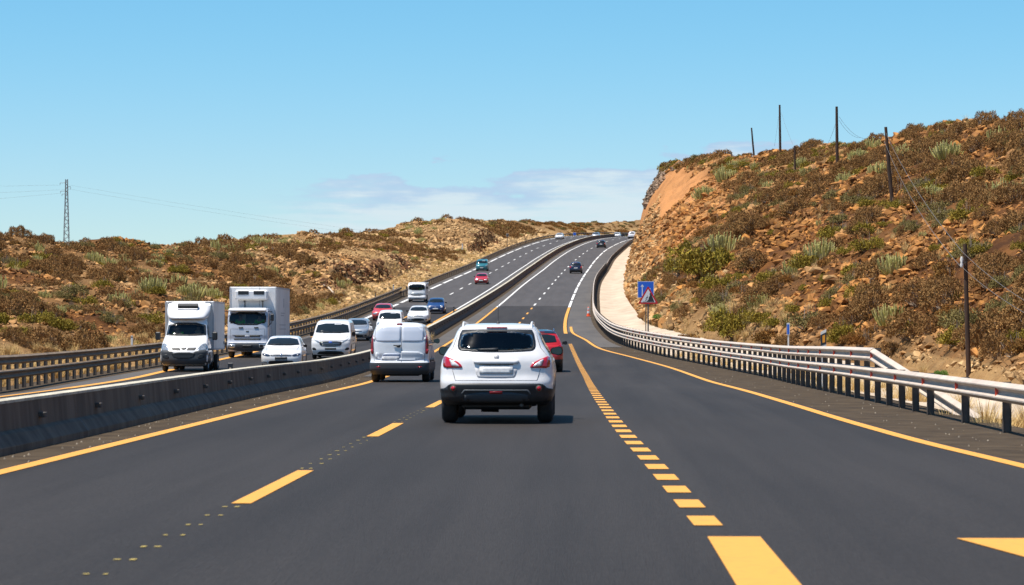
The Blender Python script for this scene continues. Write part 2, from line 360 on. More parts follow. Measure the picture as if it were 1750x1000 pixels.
def cliff_mask(X, Y):
    t = (X-XFR(Y))/np.maximum(XRR(Y)-XFR(Y), 1)
    lim = np.interp(Y, [250, 330, 420, 480], [.12, .36, .55, .70])
    return smooth(240, 300, Y)*(1-smooth(640, 700, Y))*smooth(-.3, 0, t)*(1-smooth(lim, lim+.22, t+(fbm(X, Y, 8, 3)-.5)*.35))
def rough(X, Y):
    """small relief of the natural ground"""
    dl = np.maximum(XGL(Y)-1.5-X, 0); dr = np.maximum(X-XFR(Y), 0); d = smooth(0, 6, np.maximum(dl, dr))
    big = (fbm(X, Y, 26, 1, 3)-.5)*3.0; mid = (fbm(X, Y, 6, 2, 4)-.5)*1.7; sm = (np.abs(fbm(X, Y, 1.6, 3, 3)-.5))*.9
    cl = cliff_mask(X, Y)
    ridg = (np.abs(fbm(X, Y*.45, 5, 8, 4)-.5))*4.5
    return d*(big*.45*(1-cl*.6)+mid*(1-cl*.5)+sm*(1-cl*.5)+ridg*cl*.85-.1)
def ledge(X, Y):
    """the two dark rock cuts beside the far carriageway"""
    out = np.zeros_like(X)
    for (y0, y1, off, h) in ((270, 385, 4.5, 1.9), (480, 560, 3.5, 3.0)):
        e = XGL(Y)-off-2.5*(fbm(Y, Y*0, 14, 4)-.5)*2
        out += h*smooth(y0, y0+22, Y)*(1-smooth(y1-18, y1, Y))*smooth(0, 1.6, e-X)*(1-smooth(5, 22, e-X))
    return out
def ground_z(X, Y): return Zt(X, Y)+rough(X, Y)+ledge(X, Y)
def gz(x, y): return float(ground_z(np.array([float(x)]), np.array([float(y)]))[0])
def hitg(px, py, y0=60, y1=900):
    Ys = np.arange(y0, y1, .4); d = ray(px, py); X = d[0]*Ys; Z = EYE + d[2]*Ys
    b = np.where(Z < ground_z(X, Ys))[0]; i = b[0] if len(b) else len(Ys)-1
    return Vector((float(X[i]), float(Ys[i]), float(ground_z(X[i:i+1], Ys[i:i+1])[0])))
rows = [-60, -30, -10]+list(np.concatenate([np.geomspace(4, 1400, 820), [1700, 2500, 5000, 12000]])); rows = np.array(rows)
def cols_for(Y):
    gl, gr, fr, rr, lr = XGL(Y)-.8, XGR(Y)+.55, XFR(Y), XRR(Y), XLR(Y)
    a = gl-(gl-lr)*1.25*np.linspace(1, 0, 190)**1.15
    far = -np.geomspace(12000, 100, 22); L = np.concatenate([far+lr+40-30, a])
    mid = np.array([gl+.01, (gl+gr)/2, gr-.01, gr, (gr+fr)/2, fr])
    b = fr+(rr-fr)*1.3*np.linspace(0, 1, 200)[1:]**1.12
    fr2 = rr+(rr-fr)*.3+np.geomspace(8, 12000, 22)
    return np.concatenate([L, mid, b, fr2])
Yg = np.concatenate([np.clip(rows, -1e9, 1e9)]); G = np.stack([cols_for(min(max(y, -40), 1400)) for y in Yg]); YY = np.repeat(Yg[:, None], G.shape[1], 1)
ZZ = ground_z(G.ravel(), np.clip(YY.ravel(), -40, 1400)).reshape(G.shape)
ZZ = np.where(np.abs(G) > 900, np.minimum(ZZ, -8), ZZ); ZZ = np.where(YY > 1500, -8, ZZ)
nr, nc = G.shape; idx = np.arange(nr*nc).reshape(nr, nc)
F = np.stack([idx[:-1, :-1], idx[:-1, 1:], idx[1:, 1:], idx[1:, :-1]], -1).reshape(-1, 4)
V = np.stack([G, YY, ZZ], -1).reshape(-1, 3)
M['ground'] = mat('rocky_ground', (.155, .064, .019), .95, col2=(.06, .026, .011), scale=.5, lo=.38, hi=.62, bump=1.0, bscale=2.5, spec=.1)  # soil kept dark so the gaps between rocks read as shaded
mask_mix(M['ground'], 'tan', (.38, .235, .10)); mask_mix(M['ground'], 'cliff', (.47, .215, .08)); mask_mix(M['ground'], 'grey', (.22, .17, .12))
bn = M['ground'].node_tree.nodes
for n in bn:
    if n.type == 'BUMP': n.inputs['Distance'].default_value = .25
gx, gy = G.ravel(), np.clip(YY.ravel(), -40, 1400)
tt = (gx-XFR(gy))/np.maximum(XRR(gy)-XFR(gy), 1)
cm_ = cliff_mask(gx, gy); grey = cm_*np.maximum(smooth(528, 545, gy+(fbm(gx, gy, 6, 9)-.5)*40)*smooth(.15, .3, tt), smooth(.75, .9, tt+(fbm(gx, gy, 6, 9)-.5)*.4)*smooth(470, 500, gy))
me = np_mesh('terrain', V, F, M['ground'], False, attrs={'tan': tan_mask(gx, gy)*(fbm(gx, gy, 1.5, 6)*.8+.5).clip(0, 1), 'cliff': cm_*(.55+.75*fbm(gx*2, gy*.5, 4, 19)).clip(0, 1), 'grey': np.maximum(grey, 0)})
tag(link('terrain', me), kind='structure')
# ---------------------------------------------------------------- ribbons that follow the road
def ys_between(y0, y1, step=2.0):
    n = max(2, int((y1-y0)/step)+1); return np.linspace(y0, y1, n)
def ribbon(V, F, fa, fb, y0, y1, dz=0.0, step=2.0, nx=2):
    Y = ys_between(y0, y1, step); b = len(V)
    for y in Y:
        a, c = float(fa(y)), float(fb(y)); z = float(Zr(y))
        for k in range(nx):
            x = a+(c-a)*k/(nx-1); V.append((x, y, z+surf_dz(x, y)+dz))
    for i in range(len(Y)-1):
        for k in range(nx-1): q = b+i*nx+k; F.append((q, q+1, q+nx+1, q+nx))
def surf_dz(x, y):
    """the far carriageway lies lower; the step is taken under the median barrier"""
    b = float(XBR(y)); t = min(max((b-.1-x)/.4, 0), 1); return float(DZ2(y))*t
def ribbon_obj(name, m, specs, kind='structure'):
    V = []; F = []
    for s in specs: ribbon(V, F, *s)
    return tag(link(name, np_mesh(name, V, F, m)), kind=kind)
k_ = lambda f, d: (lambda y: f(y)+d)
ribbon_obj('shoulder', M['dirt'], [(k_(XGL, -.8), k_(XBR, -.5), -40, 1200, -.03), (k_(XBR, -.1), k_(XGR, .6), -40, 1200, -.03)])
def asph_right(y): return np.where(y < 188, XR(np.minimum(y, 188))+.18, XRE(y)+.2)
nt = M['asphalt'].node_tree; bb = nt.nodes['Principled BSDF']; cur = bb.inputs['Base Color'].links[0].from_socket
def anode(scale, stretch, lo, hi, a, b):
    t = nt.nodes.new('ShaderNodeTexCoord'); q = nt.nodes.new('ShaderNodeMapping'); q.inputs['Scale'].default_value = stretch; n = nt.nodes.new('ShaderNodeTexNoise'); n.inputs['Scale'].default_value = scale; n.inputs['Detail'].default_value = 5
    r = nt.nodes.new('ShaderNodeMapRange'); nt.links.new(t.outputs['Object'], q.inputs[0]); nt.links.new(q.outputs[0], n.inputs['Vector']); nt.links.new(n.outputs[0], r.inputs[0])
    for i, v in zip((1, 2, 3, 4), (lo, hi, a, b)): r.inputs[i].default_value = v
    return r.outputs[0]
v1 = anode(.16, (1, .25, 1), .3, .7, .78, 1.25); v2 = anode(38, (1, .5, 1), .35, .65, .82, 1.18); mm = nt.nodes.new('ShaderNodeMath'); mm.operation = 'MULTIPLY'; nt.links.new(v1, mm.inputs[0]); nt.links.new(v2, mm.inputs[1])
hs = nt.nodes.new('ShaderNodeHueSaturation'); nt.links.new(mm.outputs[0], hs.inputs['Value']); nt.links.new(cur, hs.inputs['Color']); nt.links.new(hs.outputs[0], bb.inputs['Base Color'])
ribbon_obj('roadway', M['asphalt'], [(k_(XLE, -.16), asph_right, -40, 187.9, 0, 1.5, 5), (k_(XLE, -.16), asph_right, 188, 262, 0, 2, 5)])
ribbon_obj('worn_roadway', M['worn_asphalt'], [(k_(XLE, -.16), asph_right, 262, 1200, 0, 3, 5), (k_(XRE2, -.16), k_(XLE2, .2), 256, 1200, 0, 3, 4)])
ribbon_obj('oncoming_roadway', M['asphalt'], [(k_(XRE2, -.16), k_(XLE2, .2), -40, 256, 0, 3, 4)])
def shR(y): return np.where(y < 188, XR(np.minimum(y, 188))+.18, XRE(y)+.2)
ribbon_obj('road_shoulder', M['old_asphalt'], [(shR, lambda y: np.maximum(XGR(y)-.35, shR(y)+.01), 150, 1200, -.012), (k_(XGL, .9), k_(XRE2, -.16), 60, 1200, -.012), (k_(XBR, .5), k_(XLE, -.16), 90, 1200, -.012), (k_(XLE2, .2), k_(XBR, -.75), -40, 1200, -.012)])
V = []; F = []; Ys = ys_between(46, 660, 1.5)
for y in Ys:
    x0 = float(XGR(y))+.62; x1 = max(x0+1.5, float(XFR(y))-.1-float(np.interp(y, [40, 100, 150, 185], [2.5, 4, 2, 0]))); z = float(Zr(y))
    for t, dz in ((0, -.02), (.25, -.10), (.45, -.13), (.6, -.08), (1, .16), (1.01, -.3)): V.append((x0+(x1-x0)*t, y, z+dz+(.02*math.sin(y*1.3) if t == 1 else 0)))
for i in range(len(Ys)-1):
    for k in range(5): q = i*6+k; F.append((q, q+1, q+7, q+6))
tag(link('drainage_channel', np_mesh('drainage_channel', V, F, M['channel'])), kind='structure')
# ---------------------------------------------------------------- painted lines
DZL = .006
def line(f, w): return (lambda y: f(y)-w/2), (lambda y: f(y)+w/2)
Yl = []; Wl = []
a, b = line(XLE, .21); Yl.append((a, b, -40, 258, DZL)); Wl.append((a, b, 258.1, 1100, DZL))
a, b = line(XLE2, .2); Yl.append((a, b, -40, 250, DZL)); Wl.append((a, b, 250.1, 1100, DZL))
a, b = line(XR, .2); Yl.append((a, b, -40, 203, DZL))
a, b = line(XRE, .26); Yl.append((a, b, 184, 257, DZL))
y = 258.0
while y < 900: Wl.append((a, b, y, y+20.5, DZL)); y += 24
a, b = line(XRE2, .2); Yl += [(a, b, -40, 79, DZL)]
a, b = line(XRE2, .34); Yl += [(a, b, 79.1, 112, DZL), (a, b, 124, 168, DZL)]
y = 178.0
while y < 900:
    (Yl if y < 200 else Wl).append((a, b, y, y+19, DZL)); y += 23
a, b = line(XD, .17)
for k in range(-3, 14): 
    y = 21.95+13.65*k; Yl.append((a, b, y, y+5.1, DZL))
for y in (212, 224.5, 238, 252): Yl.append((a, b, y, y+4.4, DZL))
for i in range(40):
    y = 263.5+18.9*i
    if y < 900: Wl.append((a, b, y, y+6.2, DZL))
a, b = line(XD2, .17)
y = 22.0
while y < 240: Yl.append((a, b, y, y+5, DZL)); y += 13.65
while y < 900: Wl.append((a, b, y, y+6.2, DZL)); y += 18.5
y = 19.6; a, b = line(lambda y: XRE(y)+.0, .22)
while y < 158: Yl.append((a, b, y, y+.98, DZL, 1)); y += 1.95
Yl.append((lambda y: y*0+.90, lambda y: y*0+1.28, 2, 18.55, DZL))
ob = ribbon_obj('yellow_road_marking', M['yellow'], Yl); ribbon_obj('white_road_marking', M['white_line'], Wl)
V = []; F = []
for i in range(0, 60):                                   # old setting-out dabs of paint between the dashes
    y = 14.65+i*.985
    if ((y-21.95) % 13.65) < 5.3: continue
    for dx in (-.06, .05):
        x = float(XD(y))+dx-.03+random.uniform(-.012, .012); w = random.uniform(.014, .026); h = random.uniform(.025, .05)
        n0 = len(V); zz = float(Zr(y))+DZL; V += [(x-w, y-h, zz), (x+w*.9, y-h*.9, zz), (x+w, y+h, zz), (x-w*.8, y+h*.8, zz)]; F.append((n0, n0+1, n0+2, n0+3))
tag(link('paint_dab', np_mesh('paint_dab', V, F, mat('faded_yellow', (.42, .32, .08), .8))), kind='structure')
V = [(2.67, 18.45), (4.15, 18.45), (3.5, 13.4)]; V = [(x, y, DZL) for x, y in V]+[(3.28, 18.46, DZL), (3.58, 18.46, DZL), (3.58, 21.0, DZL)]
me = bpy.data.meshes.new('arrow_marking'); me.from_pydata([(2.67, 18.45, float(Zr(18.45))+DZL), (3.42, 13.6, float(Zr(13.6))+DZL), (4.17, 18.45, float(Zr(18.45))+DZL)], [], [(0, 1, 2)]); me.materials.append(M['yellow'])
tag(link('arrow_marking', me), kind='structure')
# loose stones and litter in the dirt beside the lines
V = []; F = []
for i in range(420):
    y = 24+150*random.random()**1.6
    if random.random() < .5: x = float(XBR(y))+random.uniform(.1, .8)
    else: x = float(XR(y))+.3+random.random()**1*(float(XGR(y))-float(XR(y))-.3)
    if x > float(XGR(y)): continue
    s = random.uniform(.006, .022); n0 = len(V); z = float(Zr(y))-.03
    for q in range(4): an = q*1.57+random.random(); V.append((x+s*math.cos(an), y+s*math.sin(an), z))
    V.append((x, y, z+s*1.3)); F += [(n0, n0+1, n0+4), (n0+1, n0+2, n0+4), (n0+2, n0+3, n0+4), (n0+3, n0, n0+4)]
tag(link('gravel', np_mesh('gravel', V, F, mat('pale_stone', (.24, .20, .15), .9, island=.5))), kind='stuff')
# ---------------------------------------------------------------- concrete median barrier
H_B = table([(-40, .6), (40, .6), (100, .68), (200, .72), (1400, .75)])
prof = [(0, -.05), (0, .06), (-.10, .20), (-.16, .40), (-.19, 1.0), (-.42, 1.0), (-.45, .40), (-.5, .2), (-.6, .06), (-.6, -.4)]
V = []; Fq = []; Ys = ys_between(6, 1150, 2.4); n = len(prof)
for y in Ys:
    h = float(H_B(y)); x0 = float(XBR(y)); z = float(Zr(y))
    for (dx, dz) in prof: V.append((x0+dx, y, z+(dz if dz < .3 else dz*h)))
for i in range(len(Ys)-1):
    for k in range(n-1): q = i*n+k; Fq.append((q+1, q, q+n, q+n+1))
bar = thing('median_barrier', (float(XBR(6)), 6, 0), 'long low concrete barrier between the two carriageways', 'barrier')
def local(V, o): L = np.array(V, float)-np.array(o.location); return L
me = np_mesh('wall', local(V, bar), Fq, M['concrete'], False); w = link('wall', me, bar)
topV = []; topF = []
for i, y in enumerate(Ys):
    h = float(H_B(y)); x0 = float(XBR(y)); z = float(Zr(y)); topV += [(x0-.178, y, z+h-.022), (x0-.181, y, z+h+.014), (x0-.432, y, z+h+.014), (x0-.435, y, z+h-.022)]
    if i: q = 4*i; topF += [(q-4, q, q+1, q-3), (q-3, q+1, q+2, q-2), (q-2, q+2, q+3, q-1)]
link('sunlit_top', np_mesh('sunlit_top', local(topV, bar), topF, M['concrete_sunlit'], False), bar)  # strip along the barrier top, painted as sunlit concrete
lug = None
for i in range(60):
    y = 33.6+i*4.2; h = float(H_B(y)); p = Vector((float(XBR(y))-.165, y, float(Zr(y))+.62*h))-bar.location
    if lug is None: lug = MB().box((.035, 0, 0), (.09, .13, .07), bev=.01).build('lifting_lug', M['old_asphalt'], bar); o = lug
    else: o = lug.copy(); COL.objects.link(o); o.parent = bar
    o.location = p
for i in range(46):
    y = 30.2+i*6.0; h = float(H_B(y)); p = Vector((float(XBR(y)), y, float(Zr(y))))-bar.location
    mb = MB().add([(.003,-.012,-.02),(.003,.012,-.02),(.003,.012,.06),(.003,-.012,.06),(-.097,-.012,.2),(-.097,.012,.2),(-.157,-.012,.4*h),(-.157,.012,.4*h),(-.187,-.012,h),(-.187,.012,h)], [(0,1,2,3),(3,2,5,4),(4,5,7,6),(6,7,9,8)])
    mb.build('joint', M['sign_black'], bar).location = p
M['old_steel'] = mat('weathered_steel', (.27, .20, .135), .7, .0, col2=(.17, .125, .085), scale=2.0, spec=.2)
# ---------------------------------------------------------------- steel guardrails
WP = [(-.145, 0), (-.132, .030), (-.090, .085), (-.070, .085), (-.012, .004), (.012, .004), (.070, .085), (.088, .085), (.135, .010), (.145, 0)]
WPB = [(.155, -.006), (-.155, -.006)]
def beam(fx, side, zc, y0, y1, parent, name='rail', step=2.0, m=None, zf=None):
    """W section; side = +1 when the road lies towards +x"""
    Ys = ys_between(y0, y1, step); V = []; F = []; n = len(WP)
    for y in Ys:
        x0 = float(fx(y)); z = float(Zr(y)) + (float(DZ2(y)) if side > 0 else 0) + (zc(y) if callable(zc) else zc)
        for dz, d in WP: V.append((x0+side*(d+.05), y, z+dz))
        for dz, d in WP[::-1]: V.append((x0+side*(d+.044), y, z+dz))
    k = 2*n
    for i in range(len(Ys)-1):
        for j in range(k): q = i*k+j; r = i*k+(j+1) % k; F.append((q, r, r+k, q+k) if side < 0 else (r, q, q+k, r+k))
    F0 = F
    me = np_mesh(name, local(V, parent), F0, m or M['steel'], False); return link(name, me, parent)
def post_mb(h, side):
    mb = MB()
    mb.box((0, 0, h/2-.3), (.12, .012, h+.6)); mb.box((-side*.06, 0, h/2-.3), (.012, .06, h+.6)); mb.box((side*.054, 0, h/2-.3), (.012, .06, h+.6))
    return mb
def posts(fx, side, ys, heights, parent, nmax=100):
    cache = {}; rest = MB()
    for i, (y, h) in enumerate(zip(ys, heights)):
        z = float(Zr(y)) + (float(DZ2(y)) if side > 0 else 0)
        loc = Vector((float(fx(y))-side*.03, y, z))-parent.location
        if i < nmax:
            if h not in cache: o = post_mb(h, side).build('post', M['post'], parent); cache[h] = o
            else: o = cache[h].copy(); COL.objects.link(o); o.parent = parent
            o.location = loc
        else:
            q = post_mb(h, side); rest.add([tuple(Vector(p)+loc) for p in q.v], q.f)
    if rest.v: tag(rest.build('post_row', M['post'], parent), kind='stuff')
# right side: one beam near, a second above it from 54 m on
gr = thing('guardrail', (6.2, 30, 0), 'long galvanised steel guardrail with red reflectors curving along the right verge', 'guardrail')
beam(XGR, -1, .57, 26, 640, gr, 'lower_rail'); beam(XGR, -1, .98, 54, 420, gr, 'upper_rail')
ry = [33.9, 37.9, 41.9, 46.0, 48.0, 50, 52.0]; y = 54.0
while y < 640: ry.append(y); y += 2.0 if y < 420 else 4.0
posts(XGR, -1, ry, [.72 if y < 53 or y > 420 else 1.12 for y in ry], gr)
# sloped end of the upper beam
P0 = Vector((float(XGR(54)), 54, .98)); P1 = Vector((float(XGR(46))+.75, 44.5, -.12)); V = []; F = []
for t in (0, .5, 1):
    p = P0.lerp(P1, t)
    for dz, d in WP: V.append((p.x-(d+.05), p.y, p.z+dz*1.02))
    for dz, d in WP[::-1]: V.append((p.x-(d+.044), p.y, p.z+dz*1.02))
k = 2*len(WP)
for i in range(2):
    for j in range(k): q = i*k+j; r = i*k+(j+1) % k; F.append((r, q, q+k, r+k))
link('end_ramp', np_mesh('end_ramp', local(V, gr), F, M['steel']), gr)
refl = None; ys_r = [34, 38, 42, 46, 50, 54]+[58+4*i for i in range(24)]
for y in ys_r:
    for zc in ((.57,) if y < 54 else (.57, .98)):
        if refl is None: refl = MB().add([(0,-.02,-.07),(0,.03,-.07),(0,.03,.07),(0,-.02,.07),(-.05,0,-.075),(-.05,0,.055)], [(0,4,5,3),(1,2,5,4),(3,5,2),(0,1,4)]).build('reflector', M['reflector'], gr); o = refl
        else: o = refl.copy(); COL.objects.link(o); o.parent = gr
        o.location = Vector((float(XGR(y))-.075, y, float(Zr(y))+zc))-gr.location
# left side
gl = thing('guardrail', (-17, 64, 0), 'dark double steel guardrail along the far left edge behind the lorries', 'guardrail')
beam(XGL, 1, .46, 66, 292, gl, 'lower_rail', m=M['old_steel']); beam(XGL, 1, .90, 72, 292, gl, 'upper_rail', m=M['old_steel'])
beam(XGL, 1, lambda y: .90-.40*(72-y)/6, 66, 72, gl, 'end_ramp', m=M['old_steel'])
ly = list(np.arange(66, 292, 2.0)); posts(XGL, 1, ly, [1.04 if y > 71 else .6 for y in ly], gl)
g3 = thing('guardrail', (-20, 288, 5), 'single steel guardrail climbing along the upper left edge of the far carriageway', 'guardrail')
beam(lambda y: XGL(y)+.25, 1, .55, 288, 900, g3, 'rail', 3, m=M['old_steel']); ly = list(np.arange(289, 760, 4.0)); posts(lambda y: XGL(y)+.25, 1, ly, [.68]*len(ly), g3)
# ---------------------------------------------------------------- rocks, shrubs, cardon spurges and dry grass
def np_seen(P, tol=10.0):
    """which points of the ground are in the picture and not behind a rise"""
    px, py = proj(P); ok = (px > -70) & (px < 1820)
    k = np.linspace(.3, .985, 60); best = np.full(len(P), 1e9)
    for f in k:
        Q = P*f; X, Y = P[:, 0]*f, P[:, 1]*f
        q = np.stack([X, Y, Zt(X, Y)], 1); best = np.minimum(best, proj(q)[1])
    return ok & (py < best+tol)
def rand_ground(n, side, y0, y1, power=1.0, umax=1.05):
    Y = y0+(y1-y0)*rng.random(n)**power
    u = rng.random(n)
    if side > 0: a = XFR(Y)-.2; b = XRR(Y); X = a+(b-a)*u*umax
    else: a = XGL(Y)-1.2; b = XLR(Y); X = a+(b-a)*u*umax
    px = 875+FPX*0
    P = np.stack([X, Y, ground_z(X, Y)], 1); return P
def rock_proto(seed, n=11):
    import bmesh
    r = random.Random(seed); bm = bmesh.new()
    for i in range(n):
        v = Vector((r.gauss(0, 1), r.gauss(0, 1), r.gauss(0, 1))).normalized()*r.uniform(.75, 1.0); bm.verts.new((v.x, v.y*.85, v.z*.7))
    res = bmesh.ops.convex_hull(bm, input=bm.verts[:]); 
    bmesh.ops.delete(bm, geom=[v for v in bm.verts if not v.link_faces], context='VERTS'); bm.verts.ensure_lookup_table(); bm.verts.index_update()
    V = np.array([v.co[:] for v in bm.verts]); F = np.array([[v.index for v in f.verts] for f in bm.faces if len(f.verts) == 3]); bm.free(); return V, F
RP = [rock_proto(i, 9+i % 5) for i in range(9)]
def rotz(a):
    c, s = np.cos(a), np.sin(a); z = np.zeros_like(a); o = z+1
    return np.stack([np.stack([c, -s, z], -1), np.stack([s, c, z], -1), np.stack([z, z, o], -1)], -2)
def scatter(protos, P, S, A, tilt=None):
    """merge copies of small meshes; P places, S (n,3) sizes, A turns"""
    VV = []; FF = []; b = 0; who = rng.integers(0, len(protos), len(P)); src = []
    for k, (V, F) in enumerate(protos):
        i = np.where(who == k)[0]
        if not len(i): continue
        Rm = rotz(A[i])
        if tilt is not None:
            c, s = np.cos(tilt[i]), np.sin(tilt[i]); z = np.zeros_like(c); o = z+1
            Rm = Rm@np.stack([np.stack([o, z, z], -1), np.stack([z, c, -s], -1), np.stack([z, s, c], -1)], -2)
        W = np.einsum('nij,nvj->nvi', Rm, V[None]*S[i][:, None, :])+P[i][:, None, :]
        VV.append(W.reshape(-1, 3)); FF.append((F[None]+(np.arange(len(i))*len(V))[:, None, None]+b).reshape(-1, F.shape[1])); src.append(np.repeat(i, len(V))); b += len(i)*len(V)
    return np.concatenate(VV), np.concatenate(FF), np.concatenate(src)
M['rock'] = mat('rust_rock', (.44, .19, .045), .9, col2=(.15, .056, .018), scale=1.2, bump=.6, bscale=9, spec=.15)
mask_mix(M['rock'], 'tan', (.48, .32, .155)); 
nt = M['rock'].node_tree; bb = nt.nodes['Principled BSDF']; cur = bb.inputs['Base Color'].links[0].from_socket
g_ = nt.nodes.new('ShaderNodeNewGeometry'); h_ = nt.nodes.new('ShaderNodeHueSaturation'); r_ = nt.nodes.new('ShaderNodeMapRange'); r_.inputs[3].default_value = .35; r_.inputs[4].default_value = 1.5
nt.links.new(g_.outputs['Random Per Island'], r_.inputs[0]); nt.links.new(r_.outputs[0], h_.inputs['Value']); nt.links.new(cur, h_.inputs['Color']); nt.links.new(h_.outputs[0], bb.inputs['Base Color'])
def rubble(name, n, side, y0, y1, power, smin, smax, umax=1.04, dens=None, seedn=11):
    P = rand_ground(n, side, y0, y1, power, umax)
    d = fbm(P[:, 0], P[:, 1], 9, seedn, 4); cl = cliff_mask(P[:, 0], P[:, 1])
    keep = np_seen(P, 6) & (rng.random(n) < smooth(.30, .55, d)+.26) & (rng.random(n) > cl*np.where(P[:, 1] > 415, 1.6, .55)) & ((side < 0) | (P[:, 0] > XFR(P[:, 1])+.15))
    P = P[keep]; m = len(P)
    s = smin+(smax-smin)*rng.random(m)**4.4; s *= (.7+P[:, 1]/420)*(.7+.75*smooth(.45, .7, d[keep]))
    S = s[:, None]*(.75+.5*rng.random((m, 3))); P[:, 2] += s*.12
    V, F, src = scatter(RP, P, S, rng.random(m)*6.28, (rng.random(m)-.5)*1.6)
    tn = np.clip(tan_mask(P[:, 0], P[:, 1])*.9+.15*rng.random(m), 0, 1)
    me = np_mesh(name, V, F, M['rock'], False, attrs={'tan': tn[src]})
    return tag(link(name, me), kind='stuff')
rubble('rubble', 190000, 1, 62, 610, 1.35, .06, .42)
rubble('rubble', 150000, -1, 92, 660, 1.1, .08, .34, 1.02, seedn=15)
def cluster(name, P, smin, smax, tanv=.2):
    m = len(P); s = smin+(smax-smin)*rng.random(m)**2; S = s[:, None]*(.7+.6*rng.random((m, 3)))
    V, F, src = scatter(RP, P, S, rng.random(m)*6.28, (rng.random(m)-.5)*1.6)
    return V, F
# ---- plant shapes
def tri_fan(pts): return pts
def leaf_cloud(n, seed, lobes=1, size=.10, thin=.28, flat=.62, radial=.7, inner=.55):
    r = np.random.default_rng(seed); V = []; F = []
    L = [(0, 0, 0, 1.0)] if lobes == 1 else [(r.uniform(-.55, .55), r.uniform(-.55, .55), r.uniform(-.05, .12), r.uniform(.42, .66)) for _ in range(lobes)]
    q = r.normal(size=(n, 3)); q[:, 2] = np.abs(q[:, 2]); q /= np.linalg.norm(q, axis=1)[:, None]
    lump = .86+.22*np.sin(q[:, 0]*7+seed)*np.cos(q[:, 1]*6+seed*2)
    rad = (inner+(1-inner)*r.random(n)**.45)*lump
    w = r.integers(0, len(L), n); L = np.array(L)
    c = q*rad[:, None]*L[w, 3][:, None]+L[w, :3]; c[:, 2] *= flat*1.05; c[:, 2] += .02
    d = q*radial+r.normal(size=(n, 3))*(1-radial)*.9; d /= np.linalg.norm(d, axis=1)[:, None]
    sd = np.cross(d, r.normal(size=(n, 3))); sd /= np.linalg.norm(sd, axis=1)[:, None]
    s = size*(.6+.8*r.random(n))[:, None]
    a = c-sd*s*thin; b = c+sd*s*thin; t = c+d*s*1.25+sd*s*thin*.3; t2 = c+d*s*1.25-sd*s*thin*.3
    V = np.stack([a, b, t, t2], 1).reshape(-1, 3); F = np.arange(n*4).reshape(-1, 4); return V, F
def stems(n, seed, rad=.018, top=.8, flat=.62):
    r = np.random.default_rng(seed); V = []; F = []
    for i in range(n):
        a = r.uniform(0, 6.28); e = r.uniform(.25, 1.5); L = r.uniform(.6, .95)*top
        p0 = np.array([math.cos(a)*.08, math.sin(a)*.08, -.1]); p2 = np.array([math.cos(a)*math.cos(e)*L, math.sin(a)*math.cos(e)*L, math.sin(e)*L*flat*1.3])
        p1 = p0*.5+p2*.5+np.array([math.cos(a)*.06, math.sin(a)*.06, -.05])
        for (s0, s1, r0, r1) in ((p0, p1, rad, rad*.8), (p1, p2, rad*.8, rad*.35)):
            sd = np.array([-math.sin(a), math.cos(a), 0]); up = np.array([0, 0, 1.]); b = len(V)
            for s_, q in ((s0, r0), (s1, r1)): V += [s_+sd*q, s_-sd*q*.5+up*q*.8, s_-sd*q*.5-up*q*.8]
            for k in range(3): F.append((b+k, b+(k+1) % 3, b+3+(k+1) % 3, b+3+k))
    return np.array(V), np.array(F)
def columns(n, seed, h=1.35, rad=.055):
    r = np.random.default_rng(seed); V = []; F = []
    for i in range(n):
        a = r.uniform(0, 6.28); q = math.sqrt(r.random())*.62; H = h*r.uniform(.3, 1.0)*(1-.55*q)
        bx, by = math.cos(a)*q*.75, math.sin(a)*q*.75; sp = r.uniform(.1, .45)*(q+.15); w = rad*r.uniform(.8, 1.2); b = len(V)
        for j, t in enumerate((0, .3, .7, .95, 1.0)):
            x = bx+math.cos(a)*sp*math.sin(t*1.4); y = by+math.sin(a)*sp*math.sin(t*1.4); ww = w*(1, 1, .95, .7, .1)[j]
            for k in range(5): V.append((x+ww*math.cos(k*1.2566), y+ww*math.sin(k*1.2566), -.15+(H+.15)*t))
        for j in range(4):
            for k in range(5): F.append((b+j*5+k, b+j*5+(k+1) % 5, b+j*5+5+(k+1) % 5, b+j*5+5+k))
    return np.array(V), np.array(F)
def blades(n, seed, h=.6):
    r = np.random.default_rng(seed); V = []; F = []
    for i in range(n):
        a = r.uniform(0, 6.28); H = h*r.uniform(.5, 1.1); sp = r.uniform(.15, .75)*H; w = .007*r.uniform(.8, 1.8); q = r.uniform(0, .12)
        c, s = math.cos(a), math.sin(a); b = len(V)
        for t in (0, .55, 1.0):
            x = c*(q+sp*t*t); y = s*(q+sp*t*t); ww = w*(1.05-t); V += [(x-s*ww, y+c*ww, H*t-.05), (x+s*ww, y-c*ww, H*t-.05)]
        F += [(b, b+1, b+3, b+2), (b+2, b+3, b+5, b+4)]
    return np.array(V), np.array(F)
M['dry'] = mat('dry_shrub_twigs', (.225, .115, .042), .9, col2=(.31, .175, .065), scale=1.4, island=.42, spec=.1)
M['dry2'] = mat('rusty_shrub_twigs', (.28, .12, .03), .9, col2=(.24, .135, .042), scale=1.4, island=.4, spec=.1)
M['olive'] = mat('olive_leaves', (.21, .165, .018), .8, col2=(.28, .20, .028), scale=1.5, island=.45, spec=.2)
M['greygreen'] = mat('grey_green_leaves', (.18, .145, .05), .85, col2=(.24, .19, .07), scale=1.5, island=.4, spec=.1)
M['bright'] = mat('bright_green_leaves', (.10, .20, .015), .7, island=.4)
M['stem'] = mat('grey_stem', (.30, .23, .17), .9, island=.3)
M['cardon'] = mat('cardon_skin', (.36, .33, .09), .75, col2=(.50, .43, .18), scale=3, island=.35, spec=.2)
M['straw'] = mat('straw', (.62, .44, .19), .85, island=.35, spec=.15)
